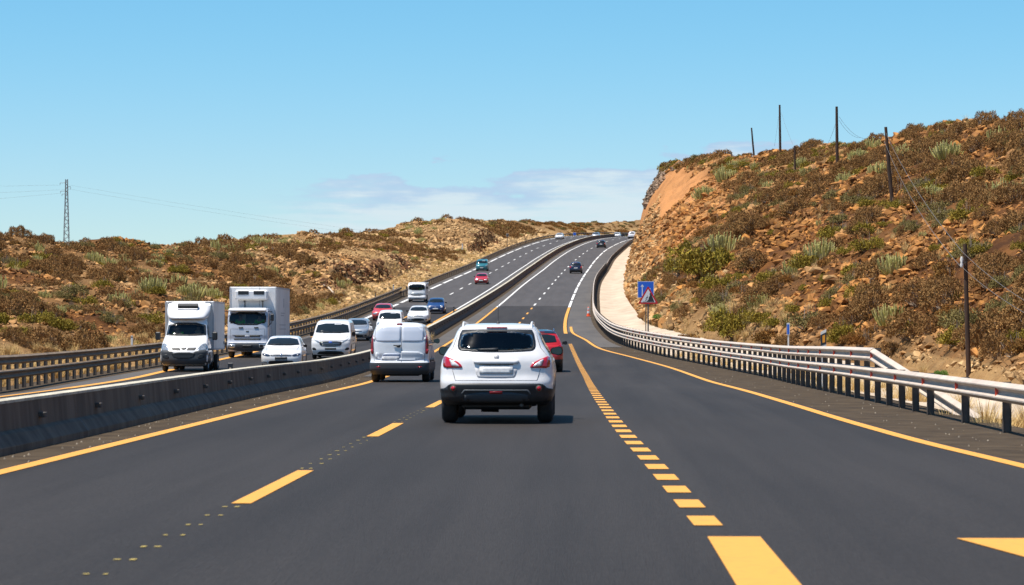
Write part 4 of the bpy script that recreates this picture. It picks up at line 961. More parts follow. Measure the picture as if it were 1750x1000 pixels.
def oncoming(name, label, cat, px, Y, W, H, L, pm, style='hatch', rz=None, X=None, small=False, light='lamp_glass', grp=None):
    """a vehicle whose front faces us; px = picture x of its centre"""
    X = (px-995)/FPX*Y if X is None else X; Z = float(Zr(Y))+float(DZ2(Y)); dY = 4.0
    th = math.atan2(float(XRE2(Y+dY)-XRE2(Y)), dY); pit = math.atan2(float(Zr(Y+dY)-Zr(Y)), dY)
    t = thing(name, (X, Y, Z), label, cat, grp); t.rotation_euler = (pit, 0, -th if rz is None else rz)
    van = style in ('van', 'bigvan'); rows = VANF if van else HATCH
    h0, w0, l0 = (1.84, .89, 4.42) if van else (1.45, .875, 4.0)
    B = Body(rows, W/2/w0, L/l0, H/h0); pm = M[pm]
    if van:
        ws = [(-.77,1.21),(.77,1.21),(.75,1.35),(.67,1.67),(-.67,1.67),(-.75,1.35)]; sw = [(1.55,1.2),(2.35,1.2),(2.35,1.62),(1.95,1.62)]; mz, my = 1.17, 1.35
    else:
        ws = [(-.71,1.04),(.71,1.04),(.68,1.14),(.565,1.365),(-.565,1.365),(-.68,1.14)]; sw = [(1.35,1.03),(3.2,1.05),(2.9,1.33),(1.85,1.35)]; mz, my = 1.02, 1.42
    B.shell(pm, t, nz=46 if not small else 26)
    patch(B, 'windscreen', ws, M['glass'], t)
    for f in ('right', 'left'):
        if van: patch(B, 'side_window', sw, M['glass'], t, f, st=.2)
        else:
            patch(B, 'side_window', [(1.42,1.03),(2.22,1.04),(2.22,1.34),(1.86,1.33)], M['glass'], t, f, st=.2); patch(B, 'side_window', [(2.3,1.04),(3.15,1.07),(2.9,1.32),(2.3,1.34)], M['glass'], t, f, st=.2)
        if not small:
            for yy in ((1.3, 2.3, 3.25) if not van else (1.5, 2.45, 3.6)): patch(B, 'door_seam', rect(yy, .35, yy+.014, .95 if not van else 1.15), M['black_plastic'], t, f, .002, 0, st=.2, thick=.004)
            yy = 2.08; patch(B, 'door_handle', rect(yy, .82, yy+.17, .86), M['black_plastic'] if van else pm, t, f, .02, 0)
    for s in (1, -1):
        mirror_part(t, s*(W/2+.07), my*B.s[1], mz*B.s[2], M['black_plastic'] if style in ('van',) else pm, .17 if not style == 'bigvan' else .2, .13 if style != 'bigvan' else .26)
    lf = M[light]
    if style == 'bigvan':
        for g in (lambda P: P, mirror): patch(B, 'headlamp', g([(.48,.76),(.62,.80),(.80,.97),(.82,1.0),(.60,.88),(.50,.84)]), lf, t); patch(B, 'fog_lamp', g([(.62,.42),(.83,.44),(.83,.56),(.70,.56)]), M['black_plastic'], t)
        gr_ = patch(B, 'grille', [(-.40,.60),(.40,.60),(.52,.74),(.46,.86),(-.46,.86),(-.52,.74)], M['black_plastic'], t)
        for z in (.66, .73, .80): patch(B, 'grille_bar', rect(-.42, z, .42, z+.018), M['chrome'], gr_, 'near', .014, 0)
        patch(B, 'badge', circ(0, .80, .085, .035), M['sign_blue'], t, 'near', .02, 0)
        patch(B, 'lower_grille', [(-.60,.12+.11),(.60,.12+.11),(.60,.30),(.46,.40),(-.46,.40),(-.60,.30)], M['black_plastic'], t)
        patch(B, 'number_plate', rect(-.25, .46, .25, .54), M['black_plastic'], t, 'near', .016, 0)
        patch(B, 'sun_strip', rect(.08, 1.61, .42, 1.645), M['sign_white'], t, 'near', .012, 0)
    elif style == 'van':
        for g in (lambda P: P, mirror): patch(B, 'headlamp', g([(.50,.78),(.80,.76),(.84,.95),(.70,1.0),(.54,.92)]), lf, t)
        patch(B, 'grille', [(-.40,.60),(.40,.60),(.42,.72),(-.42,.72)], M['black_plastic'], t); patch(B, 'lower_grille', rect(-.55, .26, .55, .42), M['black_plastic'], t)
        patch(B, 'number_plate', rect(-.25, .46, .25, .56), M['plate'], t, 'near', .016, 0); patch(B, 'sun_strip', rect(.05, 1.6, .45, 1.64), M['sign_white'], t, 'near', .012, 0)
    elif style == 'round':
        for g in (lambda P: P, mirror): patch(B, 'headlamp', g(circ(.60, .66, .105)), M['lamp_white'], t, rnd=0); patch(B, 'fog_lamp', g(circ(.52, .36, .05)), M['lamp_glass'], t, rnd=0)
        patch(B, 'lower_grille', [(-.62,.24),(.62,.24),(.58,.40),(-.58,.40)], M['black_plastic'], t); patch(B, 'badge', circ(0, .60, .05), M['chrome'], t, rnd=0)
        patch(B, 'trim_strip', rect(-.2, .585, .2, .605), M['chrome'], t, 'near', .008, 0); patch(B, 'number_plate', rect(-.26, .42, .26, .52), M['plate'], t, 'near', .014, 0)
    else:
        if style == 'polo': hl = [(.47,.60),(.60,.59),(.80,.64),(.83,.73),(.62,.70),(.48,.66)]
        elif style == 'old': hl = [(.42,.55),(.74,.55),(.80,.60),(.78,.70),(.46,.67)]
        else: hl = [(.45,.56),(.70,.56),(.80,.64),(.81,.74),(.66,.74),(.48,.66)]
        for g in (lambda P: P, mirror):
            patch(B, 'headlamp', g(hl), lf if style != 'polo' else M['lamp_dark'], t)
            if style == 'polo': patch(B, 'lamp_eye', g(circ(.70, .655, .03)), M['lamp_white'], t, 'near', .012, 0)
            patch(B, 'fog_lamp', g([(.58,.30),(.76,.33),(.78,.41),(.62,.38)]), M['lamp_glass'] if style == 'polo' else M['black_plastic'], t)
        patch(B, 'grille', [(-.44,.60),(.44,.60),(.46,.67),(-.46,.67)] if style != 'old' else rect(-.36, .57, .36, .65), M['black_plastic'], t)
        if style in ('polo', 'golf'): patch(B, 'trim_strip', rect(-.43, .615, .43, .63), M['chrome'], t, 'near', .012, 0)
        patch(B, 'badge', circ(0, .655, .05), M['chrome'], t, 'near', .018, 0)
        patch(B, 'lower_grille', [(-.50,.25),(.50,.25),(.56,.34),(.46,.43),(-.46,.43),(-.56,.34)], M['black_plastic'], t)
        patch(B, 'number_plate', rect(-.26, .46, .26, .565), M['plate'] if style != 'polo' else M['black_plastic'], t, 'near', .014, 0)
        patch(B, 'lower_trim', rect(-.6, .215, .6, .24), pm if style != 'polo' else M['chrome'], t, 'near', .012, 0)
    if not small:
        for s in (0, 1): patch(B, 'wiper', [(x*1.0, z+(.02 if not van else .02)) for x, z in ([(-.62+s*.62, (1.05 if not van else 1.22)), (-.08+s*.62, (1.08 if not van else 1.25)), (-.08+s*.62, (1.092 if not van else 1.262)), (-.62+s*.62, (1.06 if not van else 1.23))])], M['black_plastic'], t, 'near', .02, 0)
        bz = (.88, 1.13) if not van else (1.02, 1.19)
        for g in (lambda P: P, mirror): patch(B, 'bonnet_seam', g([(.62 if not van else .66, bz[0]-.12), (.632 if not van else .672, bz[0]-.12), (.70 if not van else .74, bz[1]-.12), (.69 if not van else .73, bz[1]-.12)]), M['black_plastic'], t, 'near', .002, 0, thick=.004)
    underbody(B, t); wheels(B, t, .82*B.s[1] if not van else .85*B.s[1], L-.75, .31 if not van else .33*B.s[2], .2)
    return t
M['lamp_dark'] = mat('smoked_headlamp', (.05, .07, .12), .08, .3, coat=1.0)
def leaving(name, label, cat, px, Y, W, H, L, pm, roof=None, small=True, X=None, lamps='high', rails=False):
    X = (px-995)/FPX*Y if X is None else X; Z = float(Zr(Y)); dY = 4.0
    th = math.atan2(float(XD(Y+dY)-XD(Y)), dY); pit = math.atan2(float(Zr(Y+dY)-Zr(Y)), dY)
    t = thing(name, (X, Y, Z), label, cat); t.rotation_euler = (pit, 0, -th)
    B = Body(REAR, W/2/.905, L/4.4, H/1.65); B.shell(M[pm], t, nz=40)
    patch(B, 'rear_window', [(-.66,1.14),(.66,1.14),(.64,1.25),(.56,1.47),(-.56,1.47),(-.64,1.25)], M['glass'], t)
    if roof: B.shell(M[roof], t, 'roof', 1.50*H/1.65, None, .004, 12)
    for g in (lambda P: P, mirror): patch(B, 'tail_lamp', g([(.62,.80),(.88,.82),(.86,1.08),(.78,1.10),(.68,.94)]), M['red_lamp'], t); patch(B, 'reflector', g(rect(.55, .42, .72, .46)), M['red_dim'], t)
    patch(B, 'number_plate', rect(-.26, .74, .26, .85), M['plate'], t, 'near', .012, 0)
    B.shell(M['black_plastic'], t, 'bumper', B.z[0], .50*H/1.65, .006, 8, cap=False)
    for f in ('right', 'left'):
        patch(B, 'side_window', [(.75,1.16),(1.6,1.14),(1.6,1.47),(1.0,1.46)], M['glass'], t, f, st=.2); patch(B, 'side_window', [(1.68,1.13),(2.75,1.12),(2.4,1.42),(1.68,1.47)], M['glass'], t, f, st=.2)
    for s in (1, -1):
        mirror_part(t, s*(W/2+.09), L*.60, 1.12*B.s[2], M['black_plastic'], .2, .15)
        if rails: MB().tube([(s*.55, .7, H-.08), (s*.55, .8, H+.03), (s*.55, 2.2, H+.03), (s*.55, 2.4, H-.06)], .02).build('roof_rail', M['chrome'], t)
    patch(B, 'brake_light', rect(-.2, 1.53, .2, 1.56), M['red_dim'], t, 'near', .01, 0)
    underbody(B, t, .2, .4); wheels(B, t, .85*L/4.4, L-.95, .345, .23); return t
def person(loc, label, shirt, vest=None, lean=0.0):
    """seated figure seen through a windscreen, facing us"""
    t = bpy.data.meshes.new('person')
    J = [(0,0,0),(0,.02,.22),(0,.03,.44),(0,.0,.52),(0,-.01,.60),(0,-.02,.72),(.19,.02,.43),(.24,-.14,.22),(.16,-.38,.26),(-.19,.02,.43),(-.24,-.14,.22),(-.16,-.38,.26),(.10,-.1,-.02),(.13,-.45,.0),(.13,-.5,-.4),(-.10,-.1,-.02),(-.13,-.45,.0),(-.13,-.5,-.4)]
    rr = [.15,.14,.15,.06,.085,.09,.065,.045,.035,.065,.045,.035,.09,.07,.05,.09,.07,.05]
    E = [(0,1),(1,2),(2,3),(3,4),(4,5),(2,6),(6,7),(7,8),(2,9),(9,10),(10,11),(0,12),(12,13),(13,14),(0,15),(15,16),(16,17)]
    t.from_pydata(J, E, []); t.materials.append(M['skin']); o = link('person', t); o.location = loc; tag(o, label, 'person')
    m = o.modifiers.new('skin', 'SKIN'); o.modifiers.new('sub', 'SUBSURF').levels = 1; o.modifiers['sub'].render_levels = 1
    for i, v in enumerate(t.skin_vertices[0].data): v.radius = (rr[i], rr[i]*(.75 if i < 3 else 1)); v.use_root = (i == 0)
    def cloth(name, idx, grow, mm):
        c = bpy.data.meshes.new(name); mp_ = {k: n for n, k in enumerate(idx)}
        c.from_pydata([J[i] for i in idx], [(mp_[a], mp_[b]) for a, b in E if a in mp_ and b in mp_], []); c.materials.append(mm)
        q = link(name, c, o); q.modifiers.new('skin', 'SKIN'); q.modifiers.new('sub', 'SUBSURF').render_levels = 1
        for k, v in enumerate(c.skin_vertices[0].data): r_ = rr[idx[k]]+grow; v.radius = (r_, r_*(.8 if idx[k] < 3 else 1)); v.use_root = (k == 0)
    cloth('shirt', [0,1,2,6,7,9,10], .012, shirt); cloth('trousers', [0,12,13,14,15,16,17], .012, M['dark_cloth'])
    MB().lathe([(.001, .115), (.06, .105), (.092, .06), (.098, 0), (.092, -.03)], (0, .005, .68), 'Z', 14).build('hair', M['hair'], o)
    MB().box((0, -.112, .655), (.022, .03, .035), bev=.008).build('nose', M['skin'], o)
    return o
# ================= the white crossover straight ahead
def near_suv():
    Y = 40.35; t = thing('crossover_car', (-1.355, Y, float(Zr(Y+1))), 'white crossover car driving ahead in the middle lane, closest vehicle, seen from behind', 'car')
    rows = [(.30,.80,.16,4.15),(.36,.86,.06,4.25),(.50,.885,.01,4.33),(.64,.90,0,4.33),(.78,.90,.05,4.28),(.90,.893,.07,4.15),(1.0,.872,.09,3.6),(1.09,.832,.13,3.2),(1.15,.797,.17,3.05),(1.25,.735,.25,2.9),(1.38,.68,.36,2.65),(1.48,.635,.45,2.45),(1.54,.58,.52,2.2),(1.575,.50,.75,2.0),(1.59,.30,1.1,1.8)]
    B = Body(rows, k=2.9, c1=.42)
    win = [(-.60,1.16),(-.50,1.14),(0,1.125),(.50,1.14),(.60,1.16),(.625,1.25),(.575,1.475),(.50,1.487),(-.50,1.487),(-.575,1.475),(-.625,1.25)]
    inner = [(-.54,1.185),(0,1.155),(.54,1.185),(.57,1.25),(.53,1.45),(-.53,1.45),(-.57,1.25)]
    B.shell(M['white_car'], t, holes=[[(x*1.02, z) for x, z in inner]], nz=80)
    patch(B, 'window_surround', win, M['black_plastic'], t, 'near', .004, 1, hole=inner)
    g = patch(B, 'rear_window', [(x*1.02, z) for x, z in inner], M['glass_clear'], t, 'near', .008, 1, thick=.004)
    patch(B, 'wiper', [(-.28,1.175),(.02,1.19),(.03,1.162),(.01,1.155),(-.30,1.16)], M['black_plastic'], t, 'near', .02, 0)
    patch(B, 'brake_light', [(-.16,1.505),(.16,1.505),(.165,1.523),(-.165,1.523)], M['red_dim'], t, 'near', .006, 0)
    lampP = [(-.83,1.075),(-.70,1.02),(-.62,.985),(-.565,.95),(-.53,.90),(-.545,.882),(-.62,.885),(-.83,.875),(-.845,.97)]
    for k, g in enumerate((lambda P: P, mirror)):
        lm = patch(B, 'tail_lamp', g(lampP), M['red_lamp'], t, 'near', .012, 1)
        patch(B, 'lamp_lens', g([(-.745,1.025),(-.68,.995),(-.61,.945),(-.575,.905),(-.60,.90),(-.70,.91),(-.715,.96)]), M['lamp_white'], lm, 'near', .018, 1)
        patch(B, 'reflector_ring', g(circ(-.67, .562, .05)), M['post'], t, 'near', .016, 0); patch(B, 'reflector', g(circ(-.67, .562, .033)), M['red_lamp'], t, 'near', .022, 0)
        patch(B, 'tailgate_seam', g([(-.70,.872),(-.693,.872),(-.672,.80),(-.64,.69),(-.648,.69),(-.68,.80)]), M['seam'], t, 'near', .002, 0, thick=.004)
        patch(B, 'tailgate_seam', g([(-.79,1.085),(-.785,1.09),(-.69,1.2),(-.64,1.35),(-.60,1.48),(-.607,1.48),(-.648,1.35),(-.70,1.2)]), M['seam'], t, 'near', .002, 0, thick=.004)
    patch(B, 'tailgate_seam', rect(-.645, .685, .645, .691), M['seam'], t, 'near', .002, 0, thick=.004)
    patch(B, 'handle_strip', [(-.365,1.012),(.365,1.012),(.35,.955),(.30,.94),(-.30,.94),(-.35,.955)], M['white_car'], t, 'near', .028, 1)
    patch(B, 'handle_shadow_gap', rect(-.27, .925, .27, .938), M['black_plastic'], t, 'near', .006, 0)
    patch(B, 'plate_recess_shade', [(-.34,.92),(.34,.92),(.31,.76),(.27,.725),(-.27,.725),(-.31,.76)], M['plate_recess_shade'], t, 'near', .004, 1)
    patch(B, 'number_plate', rect(-.26, .79, .26, .90), M['plate'], t, 'near', .018, 0)
    patch(B, 'badge', circ(0, 1.065, .04), M['plate_recess_shade'], t, 'near', .012, 0)
    # dark cladding and bumper
    B.shell(M['black_plastic'], t, 'sill_cladding', .30, .545, .008, 14, cap=False)
    patch(B, 'bumper', [(-.885,.50),(-.885,.555),(-.80,.565),(-.74,.625),(-.66,.642),(.66,.642),(.74,.625),(.80,.565),(.885,.555),(.885,.50),(.8,.32),(-.8,.32)], M['black_plastic'], t, 'near', .012, 1)
    patch(B, 'skid_trim', [(-.50,.545),(.50,.545),(.535,.50),(.55,.47),(.53,.47),(.485,.525),(-.485,.525),(-.53,.47),(-.55,.47),(-.535,.50)], M['trim_grey'], t, 'near', .02, 0)
    patch(B, 'lower_valance', [(-.47,.505),(.47,.505),(.55,.34),(-.55,.34)], M['valance'], t, 'near', .016, 1)
    patch(B, 'fog_light', rect(-.10, .478, .10, .522), M['red_dim'], t, 'near', .022, 0)
    for s in (1, -1):
        mp_ = mirror_part(t, s*.93, 2.45, 1.135, M['white_car'], .21, .155, True, True)
        MB().tube([(s*.545, .62, 1.50), (s*.545, .72, 1.585), (s*.55, .95, 1.605), (s*.55, 2.3, 1.59), (s*.55, 2.5, 1.50)], .017, 8).build('roof_rail', M['truck_white'], t)
        patch(B, 'side_window', [(.95,1.12),(1.7,1.10),(1.7,1.45),(1.2,1.42)], M['glass'], t, 'right' if s > 0 else 'left', st=.2); patch(B, 'side_window', [(1.78,1.10),(2.8,1.10),(2.5,1.38),(1.78,1.46)], M['glass'], t, 'right' if s > 0 else 'left', st=.2)
        patch(B, 'door_handle', rect(1.5, .98, 1.7, 1.02), M['white_car'], t, 'right' if s > 0 else 'left', .03, 0)
    a = MB().lathe([(.03, 0), (.022, .02), (.008, .035)], (0, 0, 0), 'Z', 12).tube([(0, 0, .02), (0, .03, .30)], .004, 6).build('aerial', M['black_plastic'], t); a.location = (.0, 1.05, 1.588)
    # inside: seats seen through the glass
    for x in (-.36, .36):
        MB().box((x, 2.2, .95), (.46, .16, .62), rx=-.15, bev=.06).build('seat_back', M['fabric'], t); MB().box((x, 2.22, 1.34), (.25, .1, .18), bev=.04).build('headrest', M['fabric'], t)
    for x in (-.45, 0, .45): MB().box((x, 1.15, 1.24), (.24, .09, .14), bev=.04).build('headrest', M['fabric'], t)
    MB().box((0, 1.1, .95), (1.2, .14, .46), bev=.05).build('rear_bench', M['fabric'], t)
    MB().box((0, 2.75, 1.36), (.22, .03, .07), bev=.02).build('inner_mirror', M['black_plastic'], t)
    patch(B, 'windscreen_far', [(0,0)]*3, M['glass'], t) if False else None
    MB().box((0, 2.15, .30), (1.1, 3.6, .16), bev=.04).build('underbody', M['black_plastic'], t)
    ax = MB(); ax.tube([(-.62, .85, .31), (-.2, .85, .27), (.2, .85, .27), (.62, .85, .31)], .045, 8); ax.lathe([(.001, -.14), (.08, -.14), (.085, .14), (.001, .14)], (-.12, .75, .25), 'X', 14); ax.box((.45, .7, .27), (.1, .3, .08)); ax.build('rear_axle', M['black_plastic'], t)
    MB().tube([(.40, .12, .30), (.40, .5, .30)], .03, 12).build('exhaust_pipe', M['post'], t)
    wheels(B, t, .88, 3.45, .345, .25)
M['seam'] = mat('panel_seam', (.16, .16, .17), .7); M['plate_recess_shade'] = mat('recess_shade', (.62, .61, .61), .4); M['trim_grey'] = mat('trim_grey', (.10, .11, .12), .5); M['valance'] = mat('valance_plastic', (.035, .04, .045), .6)  # number plate recess is a flat patch, its shade painted as darker white
near_suv()
# ================= the white panel van on the left lane
def near_van():
    Y = 78.8; t = thing('panel_van', (-5.62, Y, float(Zr(Y))), 'white panel van with two blank rear doors driving at the left, seen from behind', 'van'); t.rotation_euler = (0, 0, .012)
    rows = [(.24,.84,.12,4.3),(.34,.90,.03,4.4),(.50,.915,0,4.42),(.60,.915,.01,4.42),(.66,.905,.05,4.4),(.9,.905,.055,4.25),(1.0,.90,.06,3.7),(1.2,.885,.07,3.3),(1.45,.83,.10,2.95),(1.65,.765,.14,2.7),(1.74,.72,.18,2.5),(1.80,.63,.28,2.3),(1.835,.45,.5,2.0),(1.845,.25,.9,1.8)]
    B = Body(rows, k=3.6, c1=.30); B.shell(M['white_van'], t)
    patch(B, 'door_panel', [(-.70,1.70),(.03,1.73),(.04,1.715),(.04,1.27),(.03,1.255),(-.66,1.25),(-.77,1.34)], M['van_door_shade'], t, 'near', .010, 1); patch(B, 'door_panel', [(.70,1.70),(.09,1.73),(.08,1.715),(.08,1.27),(.09,1.255),(.66,1.25),(.77,1.34)], M['van_door_shade'], t, 'near', .010, 1)
    patch(B, 'door_seam', rect(.055, .62, .068, 1.76), M['seam'], t, 'near', .003, 0, thick=.005)
    for g in (lambda P: P, mirror):
        patch(B, 'door_seam', g([(.77,.64),(.782,.64),(.80,1.2),(.73,1.72),(.72,1.72),(.788,1.2)]), M['seam'], t, 'near', .003, 0, thick=.005)
        tl = patch(B, 'tail_lamp', g([(.80,.86),(.885,.88),(.875,1.25),(.83,1.46),(.80,1.42),(.81,1.2),(.80,1.0)]), M['red_dim'], t, 'near', .012, 1); patch(B, 'lamp_lens', g([(.83,.90),(.87,.91),(.868,1.02),(.83,1.02)]), M['red_lamp'], tl, 'near', .016, 0)
        patch(B, 'hinge', g(rect(.755, 1.30, .80, 1.37)), M['white_van'], t, 'near', .025, 0)
        patch(B, 'reflector', g(rect(.58, .46, .69, .49)), M['red_lamp'], t, 'near', .014, 0)
    patch(B, 'door_handle', [(-.19,1.15),(.05,1.15),(.03,1.08),(-.05,1.07),(-.10,1.11),(-.17,1.12)], M['black_plastic'], t, 'near', .035, 0)
    patch(B, 'plate_recess_shade', [(-.56,.73),(-.50,.86),(-.46,.89),(.0,.89),(.02,.86),(.02,.68),(-.56,.68)], M['van_recess_shade'], t, 'near', .006, 1); patch(B, 'number_plate', rect(-.53, .69, -.01, .79), M['plate'], t, 'near', .018, 0)
    patch(B, 'door_sill', [(-.74,.66),(.74,.66),(.76,.93),(.10,.95),(.06,.95),(.06,.68),(-.60,.66),(-.62,.9),(-.74,.93)], M['white_van'], t, 'near', .012, 1)
    patch(B, 'brake_light', [(-.09,1.765),(.09,1.765),(.06,1.80),(-.06,1.80)], M['red_dim'], t, 'near', .02, 0)
    B.shell(M['bumper_grey'], t, 'bumper', .24, .605, .010, 14, cap=False)
    for s in (1, -1):
        mirror_part(t, s*1.02, 2.95, 1.26, M['black_plastic'], .2, .17, True, True)
        f = 'right' if s > 0 else 'left'; patch(B, 'side_window', [(2.1,1.24),(3.0,1.22),(2.7,1.62),(2.1,1.64)], M['glass'], t, f, st=.2); patch(B, 'rub_strip', rect(.75, .62, 3.2, .72), M['black_plastic'], t, f, .012, 0, st=.2)
        patch(B, 'slide_rail', rect(.25, 1.12, 1.9, 1.14), M['seam'], t, f, .006, 0, st=.2); patch(B, 'door_seam', rect(2.0, .4, 2.015, 1.7), M['seam'], t, f, .003, 0, st=.2)
    MB().box((0, 2.2, .28), (1.2, 3.7, .18), bev=.04).build('underbody', M['black_plastic'], t); MB().tube([(-.6, .95, .3), (-.2, .95, .24), (.2, .95, .24), (.6, .95, .3)], .05, 8).build('rear_axle', M['black_plastic'], t)
    wheels(B, t, .95, 3.55, .33, .24)
M['van_door_shade'] = mat('door_panel_shade', (.66, .70, .78), .35, coat=.5, col2=(.60, .65, .74), scale=1.5); M['van_recess_shade'] = mat('van_recess_shade', (.42, .47, .58), .4); M['bumper_grey'] = mat('bumper_plastic', (.045, .05, .056), .6)  # blue door tone and darker recess carry the shade of the rear in colour
near_van()
leaving('compact_car', 'red compact suv with black roof half hidden behind the white crossover', 'car', 0, 97.5, 1.8, 1.62, 4.1, 'red_car', roof='black_car', X=-1.62, rails=True)
leaving('suv', 'dark blue suv driving away in the right lane beyond the red compact', 'car', 984, 398, 1.98, 1.78, 4.6, 'navy_car')
leaving('suv', 'black suv driving away, farther up the road than the dark blue one', 'car', 1027, 553, 1.95, 1.68, 4.5, 'black_car')
leaving('minibus', 'white people carrier at the far bend by the orange cliff', 'car', 1079.5, 642, 1.9, 1.78, 4.8, 'white_van')
# ================= oncoming traffic
oncoming('hatchback', 'white hatchback with dark slim headlamps in the inner lane, nearest oncoming car', 'car', 479, 110, 1.75, 1.46, 4.05, 'white_car', 'polo')
oncoming('delivery_van', 'white delivery van with large dark trapezoid grille behind the white hatchback', 'van', 564, 130, 2.0, 1.99, 4.97, 'white_car', 'bigvan')
oncoming('family_car', 'silver car half hidden behind the white delivery van', 'car', 606, 169, 1.76, 1.45, 4.3, 'silver', 'golf')
oncoming('small_van', 'small white van whose roof shows above the white panel van', 'van', 664, 180, 1.80, 1.82, 4.2, 'white_car', 'van')
oncoming('hatchback', 'white hatchback behind the small white van, chrome badge on its nose', 'car', 713.6, 212, 1.78, 1.45, 4.2, 'white_car', 'golf', light='lamp_white')
oncoming('family_car', 'faded red car in the outer lane behind the small white van', 'car', 652, 220, 1.72, 1.44, 4.1, 'coral_car', 'old')
oncoming('city_car', 'dark blue city car with two round headlamps', 'car', 744, 238, 1.66, 1.43, 3.6, 'blue_car', 'round')
oncoming('hatchback', 'bright red hatchback beside the median barrier, alone in the inner lane', 'car', 822, 334, 1.72, 1.42, 4.0, 'red_car', 'old', small=True, light='lamp_white')
oncoming('estate_van', 'teal high roofed car in the outer lane behind the bright red hatchback', 'car', 823, 403, 1.85, 1.80, 4.2, 'teal_car', 'van', small=True)
oncoming('saloon_car', 'white saloon far up the outer lane of the oncoming road', 'car', 955, 612, 1.85, 1.5, 4.4, 'white_car', 'old', small=True)
for (px, pyr, lab, pm) in ((1017, 397.2, 'silver car whose upper half shows above the barrier at the far bend', 'silver'), (1053, 399.2, 'white car of which only the roof shows above the barrier at the far bend', 'white_car')):
    Y = 690; o = oncoming('saloon_car', lab, 'car', px, Y, 1.85, 1.5, 4.4, pm, 'old', small=True); zt = EYE+(565-pyr)/FPX*Y
    o.location.z = max(zt-1.5, gz(o.location.x, Y)+.05)
